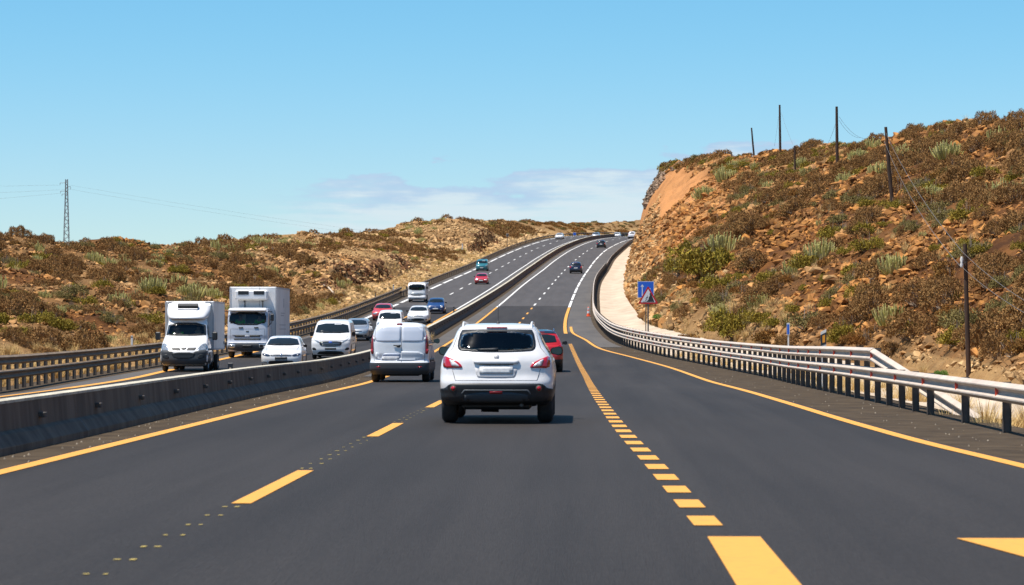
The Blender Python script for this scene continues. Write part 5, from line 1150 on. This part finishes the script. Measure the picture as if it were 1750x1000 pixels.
# ================= box lorries
def lorry(Y, px, W, label, kind):
    X = (px-995)/FPX*Y; Z = float(Zr(Y))+float(DZ2(Y)); dY = 4; th = math.atan2(float(XRE2(Y+dY)-XRE2(Y)), dY)
    t = thing('box_lorry' if kind != 'cab' else 'light_lorry', (X, Y, Z), label, 'lorry'); t.rotation_euler = (0, 0, -th*(.5 if kind == 'daily' else 0)); wp = M['truck_white']; bl = M['black_plastic']
    if kind == 'daily':
        rows = [(.28,.90,.10,2.0),(.40,.97,.02,2.0),(.70,1.0,0,2.0),(.88,1.0,.03,2.0),(.95,.985,.10,2.0),(1.15,.965,.26,2.0),(1.32,.94,.46,2.0),(1.44,.915,.66,2.0),(1.50,.90,.74,2.0),(1.8,.86,.98,2.0),(2.05,.82,1.16,2.0),(2.16,.79,1.28,2.0),(2.24,.70,1.5,2.0),(2.26,.5,1.7,2.0)]
        B = Body(rows, k=3.0, c1=.4, c2=.1); ws = [(-.84,1.50),(.84,1.50),(.83,1.62),(.77,2.07),(-.77,2.07),(-.83,1.62)]; inn = [(-.76,1.56),(.76,1.56),(.74,1.66),(.69,2.01),(-.69,2.01),(-.74,1.66)]
        B.shell(M['white_car'], t, 'cab', holes=[[(x*1.02, z) for x, z in inn]]); patch(B, 'window_surround', ws, bl, t, 'near', .004, 1, hole=inn); patch(B, 'windscreen', [(x*1.03, z) for x, z in inn], M['glass_clear'], t, 'near', .008, 1, thick=.004)
        patch(B, 'bumper', [(-.99,.30),(.99,.30),(1.0,.60),(.99,.90),(.88,.92),(.50,.86),(.40,.80),(-.40,.80),(-.50,.86),(-.88,.92),(-.99,.90),(-1.0,.60)], M['bumper_grey'], t, 'near', .01, 0)
        patch(B, 'lower_grille', [(-.40,.56),(.40,.56),(.52,.82),(-.52,.82)], bl, t, 'near', .018, 1)
        for g in (lambda P: P, mirror):
            patch(B, 'headlamp', g([(.55,.90),(.93,.90),(.95,1.02),(.90,1.20),(.74,1.16),(.62,1.02)]), M['lamp_glass'], t, 'near', .012, 1)
            patch(B, 'grille', g([(.13,.90),(.46,.90),(.52,1.01),(.18,1.01)]), bl, t, 'near', .008, 0); patch(B, 'fog_recess', g([(.58,.55),(.86,.58),(.86,.72),(.66,.74)]), bl, t, 'near', .018, 1)
        patch(B, 'grille', [(-.09,.95),(0,.90),(.09,.95),(.11,1.01),(-.11,1.01)], bl, t, 'near', .008, 0)
        for x in (-.65, .12): patch(B, 'wiper', [(x,1.535),(x+.55,1.58),(x+.55,1.60),(x,1.55)], bl, t, 'near', .022, 0)
        # roof fairing with its slot
        fr_ = MB(); P = [(-.88,2.2),(.88,2.2),(.93,2.96),(-.93,2.96)]; V = []
        N_ = 9
        for i in range(N_):
            u = i/(N_-1); z = 2.22+.74*u; w = .74+.17*min(1, u*2.2)**.6; y0 = .98+.95*u**1.15
            for j in range(13): s_ = -1+2*j/12; V.append((w*s_, y0+.28*abs(s_)**3, z))
        F_ = [(i*13+j, i*13+j+1, i*13+14+j, i*13+13+j) for i in range(N_-1) for j in range(12)]; n0 = len(V)
        V += [(x, 2.05, z) for x, y, z in V]; F_ += [(i*13, (i+1)*13, n0+(i+1)*13, n0+i*13) for i in range(N_-1)]+[(i*13+12, n0+i*13+12, n0+(i+1)*13+12, (i+1)*13+12) for i in range(N_-1)]
        F_ += [((N_-1)*13+j, (N_-1)*13+j+1, n0+(N_-1)*13+j+1, n0+(N_-1)*13+j) for j in range(12)]+[(j+1, j, n0+j, n0+j+1) for j in range(12)]
        fa = fr_.add(V, F_, True).build('roof_fairing', M['white_car'], t)
        MB().box((-.0, 1.60, 2.70), (.86, .34, .17), rx=-.9+.0, bev=.01).build('fairing_slot', bl, fa); MB().box((0, 1.45, 2.64), (.84, .05, .06), rx=-.6, bev=.01).build('slot_lip', wp, fa)
        bw, bh, b0, bz, bl_ = 1.04, 2.98, 2.08, .90, 4.0
        MB().box((0, b0+bl_/2, (bh+bz)/2), (2*bw, bl_, bh-bz), bev=.03).build('cargo_box', M['box_white'], t)
        for x in (-bw+.03, bw-.03): MB().box((x, b0-.012, (bh+bz)/2), (.06, .03, bh-bz-.04)).build('corner_rail', M['seam2'], t)
        for z in (bz+.04, bh-.04): MB().box((bw+.006, b0+bl_/2, z), (.016, bl_-.05, .07)).build('side_rail', M['seam2'], t)
        MB().box((bw+.01, b0+bl_-.35, 1.2), (.02, .1, .14)).build('side_lamp', bl, t)
        for s in (1, -1):
            mm = MB().box((s*1.20, 1.02, 1.50), (.22, .12, .34), bev=.04).box((s*1.05, 1.05, 1.42), (.2, .05, .05)).build('mirror', bl, t)
            patch(B, 'side_window', [(1.05,1.45),(1.75,1.45),(1.75,1.98),(1.35,1.98)], M['glass'], t, 'right' if s > 0 else 'left', st=.2); patch(B, 'door_seam', rect(1.0, .5, 1.015, 1.45), M['seam'], t, 'right' if s > 0 else 'left', .003, 0, st=.2); patch(B, 'rub_strip', rect(.45, .9, 1.9, .98), bl, t, 'right' if s > 0 else 'left', .01, 0, st=.2)
            wheel(t, s*.86, .85, .36, .2); wheel(t, s*.86, 4.4, .36, .2); wheel(t, s*.62, 4.4, .36, .2)
            P = [(.85+.45*math.cos(a), max(.36+.45*math.sin(a), .3)) for a in np.linspace(0, math.pi, 15)]; patch(B, 'wheel_arch', P, bl, t, 'right' if s > 0 else 'left', .012, 0, scale=False, st=.12)
            MB().box((s*.80, 3.1, .58), (.08, 1.3, .40), bev=.02).build('side_guard', M['post'], t)
        MB().box((0, 3.2, .66), (.8, 5.2, .22)).build('chassis', bl, t); MB().box((0, 1.0, .32), (1.5, 1.4, .2), bev=.05).build('underbody', bl, t)
        MB().box((0, 1.6, 1.35), (1.6, .1, 1.0)).build('cab_back', bl, t); MB().box((0, .95, 1.42), (1.5, .35, .16), bev=.04).build('dashboard', M['fabric'], t)
        person((X+.42, Y+1.42, Z+1.22), 'driver of the white box lorry with the roof fairing, dark shirt', M['dark_cloth']); person((X-.45, Y+1.42, Z+1.20), 'passenger of the white box lorry with the roof fairing, yellow green vest', M['hivis'])
    else:
        big = kind == 'reefer'
        if big: hw, zt, wz0, wz1, whw, L = 1.07, 2.62, 1.70, 2.38, .98, 1.75
        else: hw, zt, wz0, wz1, whw, L = .95, 2.10, 1.26, 1.92, .86, 1.5
        k = zt/2.62
        rows = [(.34*k,hw-.05,.06,L),(.45*k,hw-.01,.01,L),(.80*k,hw,0,L),(.86*k,hw,.03,L),(1.2*k,hw,.05,L),(wz0-.04,hw-.005,.09,L),(wz1,hw-.03,.26,L),(zt-.12,hw-.05,.34,L),(zt-.04,hw-.10,.44,L),(zt,hw-.3,.7,L)]
        B = Body(rows, k=4.2, c1=.26, c2=.06); ws = [(-whw,wz0),(whw,wz0),(whw-.03,wz1),(-whw+.03,wz1)]; inn = [(-whw+.06,wz0+.05),(whw-.06,wz0+.05),(whw-.09,wz1-.05),(-whw+.09,wz1-.05)]
        B.shell(M['cab_shade_grey'] if big else M['white_car'], t, 'cab', holes=[[(x*1.02, z) for x, z in inn]]); patch(B, 'window_surround', ws, bl, t, 'near', .004, 1, hole=inn, scale=False); patch(B, 'windscreen', [(x*1.03, z) for x, z in inn], M['glass_clear'], t, 'near', .008, 1, thick=.004)
        MB().box((0, L-.08, wz0+.1), (2*hw-.15, .05, (wz1-wz0)*1.5)).build('cab_back', bl, t); MB().box((0, .35, wz0-.02), (2*hw-.2, .3, .12), bev=.03).build('dashboard', M['fabric'], t)
        if big:
            MB().box((0, .16, 2.50), (2.0, .34, .13), rx=.25, bev=.05).build('sun_visor', wp, t)
            for z, h_, w_ in ((1.17, .025, .78), (1.09, .075, .66), (.99, .02, .72), (.93, .05, .68)): patch(B, 'grille', rect(-w_, z, w_, z+h_), bl, t, 'near', .01, 0)
            patch(B, 'grille_split', rect(-.13, 1.08, .13, 1.17), M['cab_shade_grey'], t, 'near', .016, 0)
            for x in (-.45, .35): patch(B, 'grab_handle', rect(x, 1.545, x+.22, 1.60), bl, t, 'near', .03, 0)
            patch(B, 'badge', rect(-.07, 1.34, .07, 1.40), bl, t, 'near', .012, 0)
            for g in (lambda P: P, mirror): patch(B, 'front_seam', g([(.86,.9),(.872,.9),(.90,1.52),(.888,1.52)]), M['seam'], t, 'near', .004, 0, thick=.005); patch(B, 'headlamp', g(rect(.62, .52, .98, .70)), M['lamp_glass'], t, 'near', .02, 0)
            patch(B, 'grille_frame', rect(-.87, 1.50, .87, 1.512), M['seam'], t, 'near', .004, 0, thick=.005)
            patch(B, 'bumper', rect(-1.03, .36, 1.03, .74), M['bumper_grey'], t, 'near', .012, 1); patch(B, 'bumper_strip', rect(-.98, .76, .98, .80), wp, t, 'near', .02, 0); patch(B, 'number_plate', rect(-.26, .55, .26, .66), M['black_plastic'], t, 'near', .03, 0)
            bw, bh, b0, bz, bl_ = 1.235, 3.72, 1.95, 1.0, 6.2; bx = .045
            MB().box((bx, b0+bl_/2, (bh+bz)/2), (2*bw, bl_, bh-bz), bev=.03).build('cargo_box', M['box_white'], t)
            for x in (-bw+.03, bw-.03): MB().box((bx+x, b0-.012, (bh+bz)/2), (.06, .03, bh-bz-.04)).build('corner_rail', M['seam2'], t)
            for z in (bz+.05, bh-.05): MB().box((bx+bw+.006, b0+bl_/2, z), (.016, bl_-.05, .09)).build('side_rail', M['seam2'], t)
            fu = MB().box((bx-.03, b0-.26, 3.30), (1.76, .5, .52), bev=.09).build('fridge_unit', wp, t)
            for x in (-.50, .32): MB().box((bx-.03+x+.09, b0-.515, 3.40), (.56, .02, .20), bev=.008).build('fan_grille', bl, fu)
            MB().box((bx-.03, b0-.24, 3.08), (1.5, .44, .16), bev=.07).build('unit_base', M['cream'], fu)
            for x in (-.42, .52): MB().tube([(bx+x, b0-.06, 3.02), (bx+x, b0-.06, 2.6)], .02).box((bx+x, b0-.1, 2.98), (.1, .12, .06)).build('unit_bracket', bl, fu)
            MB().box((bx+.35, b0-.014, 3.2), (.012, .02, 1.0)).build('panel_seam', M['seam'], t)
            for k2, (ya, za, wa) in enumerate(((2.0, 2.35, 1.9), (2.0, 2.22, 1.5), (1.4, 1.72, 2.8), (1.4, 1.50, 3.0), (3.2, 2.9, .3))): MB().box((bx+bw+.004, b0+ya+wa/2, za), (.004, wa, .05 if k2 < 4 else .5)).build('faded_lettering', M['seam2'], t)
            for s in (1, -1):
                mo = MB().box((s*1.27, .25, 2.10), (.17, .1, .36), bev=.03).tube([(s*1.03, .2, 2.42), (s*1.25, .25, 2.42), (s*1.27, .25, 2.2), (s*1.25, .25, 1.85), (s*1.04, .2, 1.6)], .018).build('mirror', bl, t)
                patch(B, 'side_window', [(.45,1.7),(1.2,1.7),(1.2,2.3),(.55,2.3)], M['glass'], t, 'right' if s > 0 else 'left', st=.2, scale=False)
                wheel(t, s*.94, .95, .44, .26); wheel(t, s*.97, 6.2, .44, .26); wheel(t, s*.68, 6.2, .44, .26); MB().box((s*1.0, 3.6, .68), (.06, 2.6, .4), bev=.02).build('side_guard', M['post'], t)
            MB().box((0, 4.3, .84), (.8, 7.4, .24)).build('chassis', bl, t); MB().box((0, 1.0, .5), (1.7, 1.3, .3), bev=.05).build('underbody', bl, t)
            person((X-.50, Y+1.02, Z+1.52), 'man in a bright green hi vis vest at the left in the refrigerated lorry cab', M['hivis']); person((X+.52, Y+1.02, Z+1.52), 'driver in a bright green hi vis vest at the right in the refrigerated lorry cab', M['hivis'])
            MB().box((-.42, 1.35, 2.05), (.34, .02, .5), bev=.01).build('cab_notice', M['sign_white'], t)
        else:
            patch(B, 'grille', [(-.5,.72),(.5,.72),(.56,.80),(-.56,.80)], bl, t, 'near', .01, 1); patch(B, 'badge', rect(-.2, .9, .2, .96), M['chrome'], t, 'near', .01, 0)
            patch(B, 'front_panel', [(-.55,.68),(.55,.68),(.72,1.02),(-.72,1.02)], M['silver'], t, 'near', .006, 1)
            for g in (lambda P: P, mirror): patch(B, 'headlamp', g([(.55,.46),(.88,.46),(.88,.64),(.62,.62)]), M['lamp_white'], t, 'near', .012, 1)
            patch(B, 'bumper', rect(-.9, .30, .9, .42), M['bumper_grey'], t, 'near', .012, 1); patch(B, 'number_plate', rect(-.26, .48, .26, .58), M['plate'], t, 'near', .02, 0)
            MB().box((0, 3.4, 1.42), (1.9, 3.4, 1.16), bev=.03).build('cargo_box', M['cab_shade_grey'], t); MB().box((0, 3.0, .6), (.8, 4.6, .22)).build('chassis', bl, t)
            for s in (1, -1): wheel(t, s*.80, .8, .36, .2); wheel(t, s*.80, 3.9, .36, .2); MB().box((s*1.08, .3, 1.55), (.16, .1, .30), bev=.03).box((s*.99, .32, 1.55), (.12, .04, .04)).build('mirror', bl, t); patch(B, 'side_window', [(.4,1.28),(1.1,1.28),(1.1,1.85),(.5,1.85)], M['glass'], t, 'right' if s > 0 else 'left', st=.2, scale=False)
            person((X+.42, Y+.95, Z+1.02), 'driver in a green vest in the small lorry behind the blue city car', M['hivis'])
            # it climbs the grade with the road
            t.rotation_euler[0] = .04
M['seam2'] = mat('box_edge_trim', (.46, .46, .47), .5); M['cab_shade_grey'] = paint('shaded_cab_grey', (.50, .53, .60)); M['cream'] = mat('cream_plastic', (.62, .58, .48), .5)  # blue-grey of the lorry cab holds the shade on its front
lorry(107, 311, 2.0, 'white box lorry with a roof fairing in the outer oncoming lane, leftmost vehicle', 'daily')
lorry(133, 421, 2.14, 'tall refrigerated box lorry with a cooling unit above its cab', 'reefer')
lorry(271, 712, 1.9, 'small light lorry with white cab behind the blue city car', 'cab')
# ---------------------------------------------------------------- signs, posts, poles, pylon
def flat(mb, poly, y, th=.004):
    """a thin plate in x,z facing us"""
    return mb.prism(poly, y, y+th)
def road_sign(px, py_top, Y, name, label):
    pass
# falling rocks sign
Y = 158.0; X = (1107.5-995)/FPX*Y; zc = EYE+(565-506)/FPX*Y; g0 = gz(X, Y); s = FPX/Y
t = thing('warning_sign', (X, Y, g0-.2), 'red edged triangular falling rocks warning sign on a dark post', 'road sign')
def L_(x, z): return (x, z+zc-(g0-.2))
r_ = 17.5/s; tri = lambda k: [L_(-r_*k, -13.5/s*k+ (0)), L_(r_*k, -13.5/s*k), L_(0, 17.5/s*k)]
def rtri(k, n=2): return chaikin(tri(k), 1) if n == 1 else chaikin(chaikin(tri(k), 1), 1)
P = tri(1.0)
def cut(P, f=.07):
    Q = []
    for i in range(3):
        a, b, c = P[i-1], P[i], P[(i+1) % 3]; Q += [(b[0]+(a[0]-b[0])*f, b[1]+(a[1]-b[1])*f), (b[0]+(a[0]-b[0])*.02+(c[0]-b[0])*.02, b[1]+(a[1]-b[1])*.02+(c[1]-b[1])*.02), (b[0]+(c[0]-b[0])*f, b[1]+(c[1]-b[1])*f)]
    return Q
flat(MB(), cut(P), 0, .03).build('sign_plate', M['sign_red'], t)
sh = lambda P, k: [((x)*k, (z-L_(0, -3.2/s)[1])*k+L_(0, -3.2/s)[1]) for x, z in P]
flat(MB(), cut(sh(P, .74), .04), -.004, .003).build('sign_field', M['sign_white'], t)
q = lambda x, z: (x/s, z/s+zc-(g0-.2))
rock = [q(-3.0,-10.2), q(1.5,-6.0), q(1.8,-2.5), q(4.0,0.5), q(3.4,3.6), q(5.0,6.4), q(5.6,5.0), q(12.2,-9.3), q(12,-10.2)]
rock = [(x-.0, z) for x, z in rock]; rock = [(x*.92-.6/s, z) for x, z in rock]
mb = flat(MB(), rock, -.008, .003)
for (x, z, r) in ((-1.8, -2.6, 1.5), (-3.4, -4.8, 1.1), (-1.0, -.2, .8), (-4.2, -7.4, 1.0), (-2.2, -6.2, .8)): flat(mb, [q(x+r*math.cos(a), z+r*.85*math.sin(a)) for a in (0, 1.1, 2.2, 3.3, 4.4, 5.4)], -.008, .003)
flat(mb, [q(-9.0,-10.2), q(-3.0,-10.2), q(-3.0,-9.6), q(-8.6,-9.5)], -.008, .003)
mb.build('falling_rocks_symbol', M['sign_black'], t)
MB().tube([(0, .06, 0), (0, .06, zc-g0+.5)], .045, 10).build('pole', M['sign_pole'], t)
# blue lane sign behind it
Y = 176.0; X = (1103.5-995)/FPX*Y; zc = EYE+(565-495)/FPX*Y; s = FPX/Y; g0 = gz(X, Y)
t = thing('lane_sign', (X, Y, g0-.2), 'square blue sign with a white upward arrow behind the triangular one', 'road sign')
q = lambda x, z: (x/s, z/s+zc-(g0-.2))
MB().prism([q(-14,-14), q(14,-14), q(14,14), q(-14,14)], 0, .03).build('sign_plate', M['sign_white'], t); flat(MB(), [q(-13.2,-13.2), q(13.2,-13.2), q(13.2,13.2), q(-13.2,13.2)], -.004, .003).build('sign_field', M['sign_blue'], t)
mb = flat(MB(), [q(-6.9,-11), q(-5.1,-11), q(-5.3,5), q(-6.7,5)], -.008, .003); flat(mb, [q(-9,4.6), q(-3,4.6), q(-6,9.2)], -.008, .003)
flat(mb, [q(3,-11), q(5,-11), q(8.2,2), q(7,2.4)], -.008, .003).build('arrow', M['sign_white'], t)
MB().tube([(0, .06, 0), (0, .06, zc-g0+.4)], .035, 8).build('pole', M['post'], t)
# small blue kilometre plate and the black and white marker post
Y = 96.0; X = (1346-995)/FPX*Y; s = FPX/Y; zc = EYE+(565-562)/FPX*Y; g0 = min(gz(X, Y), zc-.8)
t = thing('marker_plate', (X, Y, g0), 'narrow upright blue plate with white rim on a thin post behind the guardrail', 'sign'); q = lambda x, z: (x/s, z/s+zc-g0)
MB().prism([q(-2.6,-10), q(2.6,-10), q(2.6,10), q(-2.6,10)], 0, .02).build('plate', M['sign_white'], t); flat(MB(), [q(-2,-9.2), q(1.6,-9.2), q(1.6,7.5), q(-2,7.5)], -.004, .003).build('plate_field', M['sign_blue'], t); MB().tube([(.01, .04, 0), (.01, .04, zc-g0+.2)], .03, 8).build('post', M['white_plastic'], t)
Y = 72.0; X = (1406-995)/FPX*Y; s = FPX/Y; zc = EYE+(565-578)/FPX*Y; g0 = min(gz(X, Y), zc-.5)
t = thing('marker_post', (X, Y, g0), 'white marker post with black band and amber reflector behind the guardrail', 'marker post'); q = lambda x, z: (x/s, z/s+zc-g0); b0 = zc-g0
MB().prism([(-.075, 0), (.075, 0), (.075, b0+.25), (-.075, b0+.17)], 0, .06).build('post', M['white_plastic'], t); MB().prism([(-.078, b0-.22), (.078, b0-.16), (.078, b0+.17), (-.078, b0+.09)], -.004, .064).build('band', M['sign_black'], t); MB().prism([(-.03, b0-.13), (.04, b0-.11), (.04, b0+.10), (-.03, b0+.07)], -.009, -.005).build('reflector', M['amber'], t)
# traffic cone at the nose of the guardrail
Y = 232.0; X = float(XGR(Y))-.55; Z = float(Zr(Y)); t = thing('traffic_cone', (X, Y, Z), 'orange and white traffic cone beside the bend of the right guardrail', 'traffic cone')
MB().lathe([(.16, .03), (.125, .25), (.075, .62), (.05, .85), (.001, .86)], (0, 0, 0), 'Z', 18).build('cone', M['cone'], t); MB().lathe([(.124, .28), (.096, .50)], (0, 0, 0), 'Z', 18).lathe([(.08, .60), (.06, .78)], (0, 0, 0), 'Z', 18).build('white_band', M['sign_white'], t); MB().box((0, 0, .02), (.42, .42, .045), bev=.01).build('base', M['cone'], t)
# small far signs and posts
def board(px, py, Y, w, h, m, name, label, cat, post=2.0, back=None):
    X = (px-995)/FPX*Y; zc = EYE+(565-py)/FPX*Y; s = FPX/Y; t = thing(name, (X, Y, zc-post), label, cat)
    MB().box((0, 0, post), (w/s, .05, h/s), bev=.01).build('plate', M['sign_white'], t); MB().box((0, -.028, post), (w/s*.86, .008, h/s*.86)).build('plate_field', m, t); MB().tube([(0, .04, -1), (0, .04, post)], .05, 8).build('pole', M['post'], t)
board(982, 400, 655, 5.5, 5, M['sign_blue'], 'road_sign', 'small blue sign above the far bend of the road', 'road sign', 1.6)
board(867, 402, 515, 4, 5, M['post'], 'road_sign', 'grey back of a sign at the farther dark rock cut', 'road sign', 2.2)
def stub(px, py, hp, Y, w, m, label):
    X = (px-995)/FPX*Y; z = EYE+(565-py)/FPX*Y; h = hp*Y/FPX; t = thing('verge_post', (X, Y, z), label, 'marker post')
    MB().box((0, 0, h/2-.1), (w, w*.5, h+.2), bev=.01).build('post', m, t); MB().box((0, -w*.26, h*.86), (w*.98, .004, h*.12)).build('band', M['sign_black'] if m is M['white_plastic'] else M['amber'], t)
stub(222.5, 589, 15, 120, .10, M['white_plastic'], 'white verge post behind the left guardrail beside the box lorry'); stub(672, 500, 14, 290, .14, M['white_plastic'], 'white verge post where the left guardrail gets lower'); stub(790, 424, 8, 420, .18, M['white_plastic'], 'white verge post between the two dark rock cuts')
stub(641, 507, 9, 265, .12, M['post'], 'grey verge post behind the end of the double guardrail')
for (px, py, Y, hp, lab) in ((438.5, 632, 59.0, .95, 'dark post with two bolts standing behind the median barrier'), (736, 560, 168, 1.15, 'dark reflector post on the median beside the white panel van'), (788, 530, 222, 1.15, 'dark reflector post on the median, farthest one')):
    X = float(XBR(Y))-.62; z = float(Zr(Y))+float(DZ2(Y)); h = hp; t = thing('median_post', (X, Y, z), lab, 'post')
    MB().box((0, 0, h/2), (.12, .1, h), bev=.01).build('post', M['sign_black'], t)
    for zz in (.86, .7): MB().box((0, -.055, h*zz), (.04, .02, .04), bev=.008).build('bolt', M['steel'], t)
# pale bent pipe lying on the left bank
p0 = hitg(552, 490, 150); pts = [Vector(hitg(552+29*u, 490+8*u+23*u*u, 150))+Vector((0, 0, .15)) for u in (0, .3, .6, .85, 1)]
o = MB().tube([p-pts[0] for p in pts], .10, 8).build('bent_pipe', M['channel']); o.location = pts[0]; tag(o, 'pale bent pipe lying on the stony bank behind the delivery van', 'pipe')
# wooden poles on the right hill
def pole(px, yb, yt, lab, dx=0, arms=0, hidden=False, wpx=6, Yf=None):
    if Yf: Y = Yf; X = (px-995)/FPX*Y; z0 = gz(X, Y)
    else: p = hitg(px, yb, 90); X, Y, z0 = p.x, p.y, p.z
    s = FPX/Y; h = EYE+(565-yt)/s-z0; lean = -dx/s
    t = thing('utility_pole', (X, Y, z0-.4), lab, 'utility pole'); MB().tube([(0, 0, 0), (lean*.5, 0, h*.5), (lean, 0, h+.4)], [wpx/2/s, wpx/2/s*.9, wpx/2/s*.72], 10).build('pole', M['wood'], t)
    tops = []
    for a in range(arms):
        z = h+.4-.35-.42*a; MB().box((lean, -.05, z), (.9, .09, .08)).build('cross_arm', M['wood'], t)
        for sx in (-.38, .38): MB().lathe([(.03, 0), (.05, .03), (.03, .09), (.045, .12), (.001, .15)], (lean+sx, -.05, z+.04), 'Z', 8).build('insulator', M['sign_white'], t); tops.append(Vector((X+lean+sx, Y-.05, z0-.4+z+.15)))
    return Vector((X+lean, Y, z0+h)), tops
P6 = pole(1656, 645, 418, 'rightmost brown wooden pole standing in front of the slope', 6, 0, wpx=9)
P4 = pole(1526, 350, 218, 'dark wooden pole leaning slightly left, half way up the slope', 12, 0, wpx=7)
P3 = pole(1431, 288, 183, 'dark pole with wires on the upper slope, second tallest on the skyline', 1, 0, wpx=6)
P2 = pole(1333, 256, 180, 'slender pole on the skyline with guy wires, left of the wired pole', 1, 0, wpx=4.5, Yf=385)
P1 = pole(1289, 262, 219, 'short leaning pole on the skyline, leftmost one', 5, 0, wpx=3.5, Yf=425)
P5 = pole(1359, 298, 250, 'thin short pole below the skyline between two taller poles', 1, 0, wpx=4)
for (px, yb, yt, i) in ((1652, 470, 418, 0),):
    pass
t = thing('transformer_bracket', P6[0]+Vector((-.15, -.12, -.9)), 'white insulator bracket fixed near the top of the rightmost pole', 'bracket'); MB().lathe([(.04, 0), (.07, .1), (.04, .2), (.07, .3), (.03, .42)], (0, 0, 0), 'Z', 10).build('insulator', M['white_plastic'], t); MB().box((.08, 0, .2), (.2, .04, .05)).build('arm', M['post'], t)
def wire(a, b, sag, lab, r=.012):
    a, b = Vector(a), Vector(b); pts = [a.lerp(b, i/14)-Vector((0, 0, sag*4*(i/14)*(1-i/14))) for i in range(15)]
    o = MB().tube([p-a for p in pts], r, 5, False).build('overhead_wire', M['wire']); o.location = a; tag(o, lab, 'wire')
wire(P4[0]-Vector((0, 0, .4)), P6[0]-Vector((.1, 0, .3)), .5, 'overhead wire running down the slope, upper one of two', .012); wire(P4[0]-Vector((.1, 0, 1.0)), P6[0]-Vector((.15, 0, .9)), .7, 'overhead wire running down the slope, lower one of two', .012)
Yq = 70.0; e1 = Vector(((1765-995)/FPX*Yq, Yq, EYE+(565-525)/FPX*Yq)); e2 = Vector(((1765-995)/FPX*Yq, Yq, EYE+(565-545)/FPX*Yq))
wire(P6[0]-Vector((.1, 0, .3)), e1, .12, 'overhead wire leaving the rightmost pole to the right, upper one', .009); wire(P6[0]-Vector((.1, 0, .9)), e2, .12, 'overhead wire leaving the rightmost pole to the right, lower one', .009)
def gp(px, py, Y): return Vector(((px-995)/FPX*Y, Y, EYE+(565-py)/FPX*Y))
for i, (pa, pb) in enumerate((((1433, 200), (1478, 238)), ((1433, 206), (1470, 236)))): wire(gp(*pa, P3[0].y), gp(*pb, P3[0].y+20), .5, ('upper' if i == 0 else 'lower')+' thin wire falling right from the second tallest skyline pole', .012)
wire(gp(1429, 206, P3[0].y), gp(1412, 250, P3[0].y+25), .2, 'thin wire falling left from the second tallest skyline pole', .012)
wire(gp(1335, 193, 385), gp(1355, 248, 380), .3, 'thin guy wire right of the slender skyline pole', .014); wire(gp(1330, 200, 385), gp(1323, 250, 385), .2, 'thin guy wire left of the slender skyline pole', .014)
# lattice pylon behind the left ridge
Y = 620.0; s = FPX/Y; X = (109-995)/s; zt = EYE+(565-305)/s; zb = EYE+(565-415)/s; H = zt-zb
t = thing('lattice_pylon', (X, Y, zb), 'slim grey lattice pylon standing alone on the left ridge', 'pylon'); mb = MB(); wb, wt = .62, .30
for sx in (-1, 1):
    for sy in (-1, 1): mb.tube([(sx*wb, sy*wb, 0), (sx*wt, sy*wt, H*.75), (sx*wt*.8, sy*wt*.8, H)], .07, 5)
for i in range(18):
    z0, z1 = H*i/18, H*(i+1)/18; w0 = wb+(wt-wb)*min(1, i/13.5); w1 = wb+(wt-wb)*min(1, (i+1)/13.5); k = 1 if i % 2 else -1
    mb.tube([(-k*w0, -w0, z0), (k*w1, -w1, z1)], .045, 4).tube([(-k*w0, w0, z0), (k*w1, w1, z1)], .045, 4).tube([(-w0, -k*w0, z0), (-w1, k*w1, z1)], .045, 4).tube([(w0, -k*w0, z0), (w1, k*w1, z1)], .045, 4)
mb.build('mast', M['lattice'], t)
for z, x0, x1 in ((H-.9, -1.6, .3), (H-1.9, -.2, 1.0), (H-2.9, -1.5, .3), (H-3.6, -1.1, .2)): MB().tube([(x0, 0, z), (x1, 0, z+.1)], .06, 5).tube([(x0 if abs(x0) > x1 else x1, 0, z), (x0 if abs(x0) > x1 else x1, 0, z-.5)], .05, 5).build('cross_arm', M['lattice'], t)
for i, (z, dx) in enumerate(((H-.9, -1.6), (H-1.9, 1.0), (H-2.9, -1.5))):
    a = Vector((X+dx, Y, zb+z-.5)); wire(a, a+Vector((-160, -60, 16-6*i)), 6, ('highest', 'middle', 'lowest')[i]+' power line leaving the pylon to the left', .013)
for i, z in enumerate((H-.9, H-1.9)): a = Vector((X+.6, Y, zb+z-.5)); wire(a, a+Vector((300, 300, -14)), 8, ('upper', 'lower')[i]+' power line leaving the pylon to the right', .012)
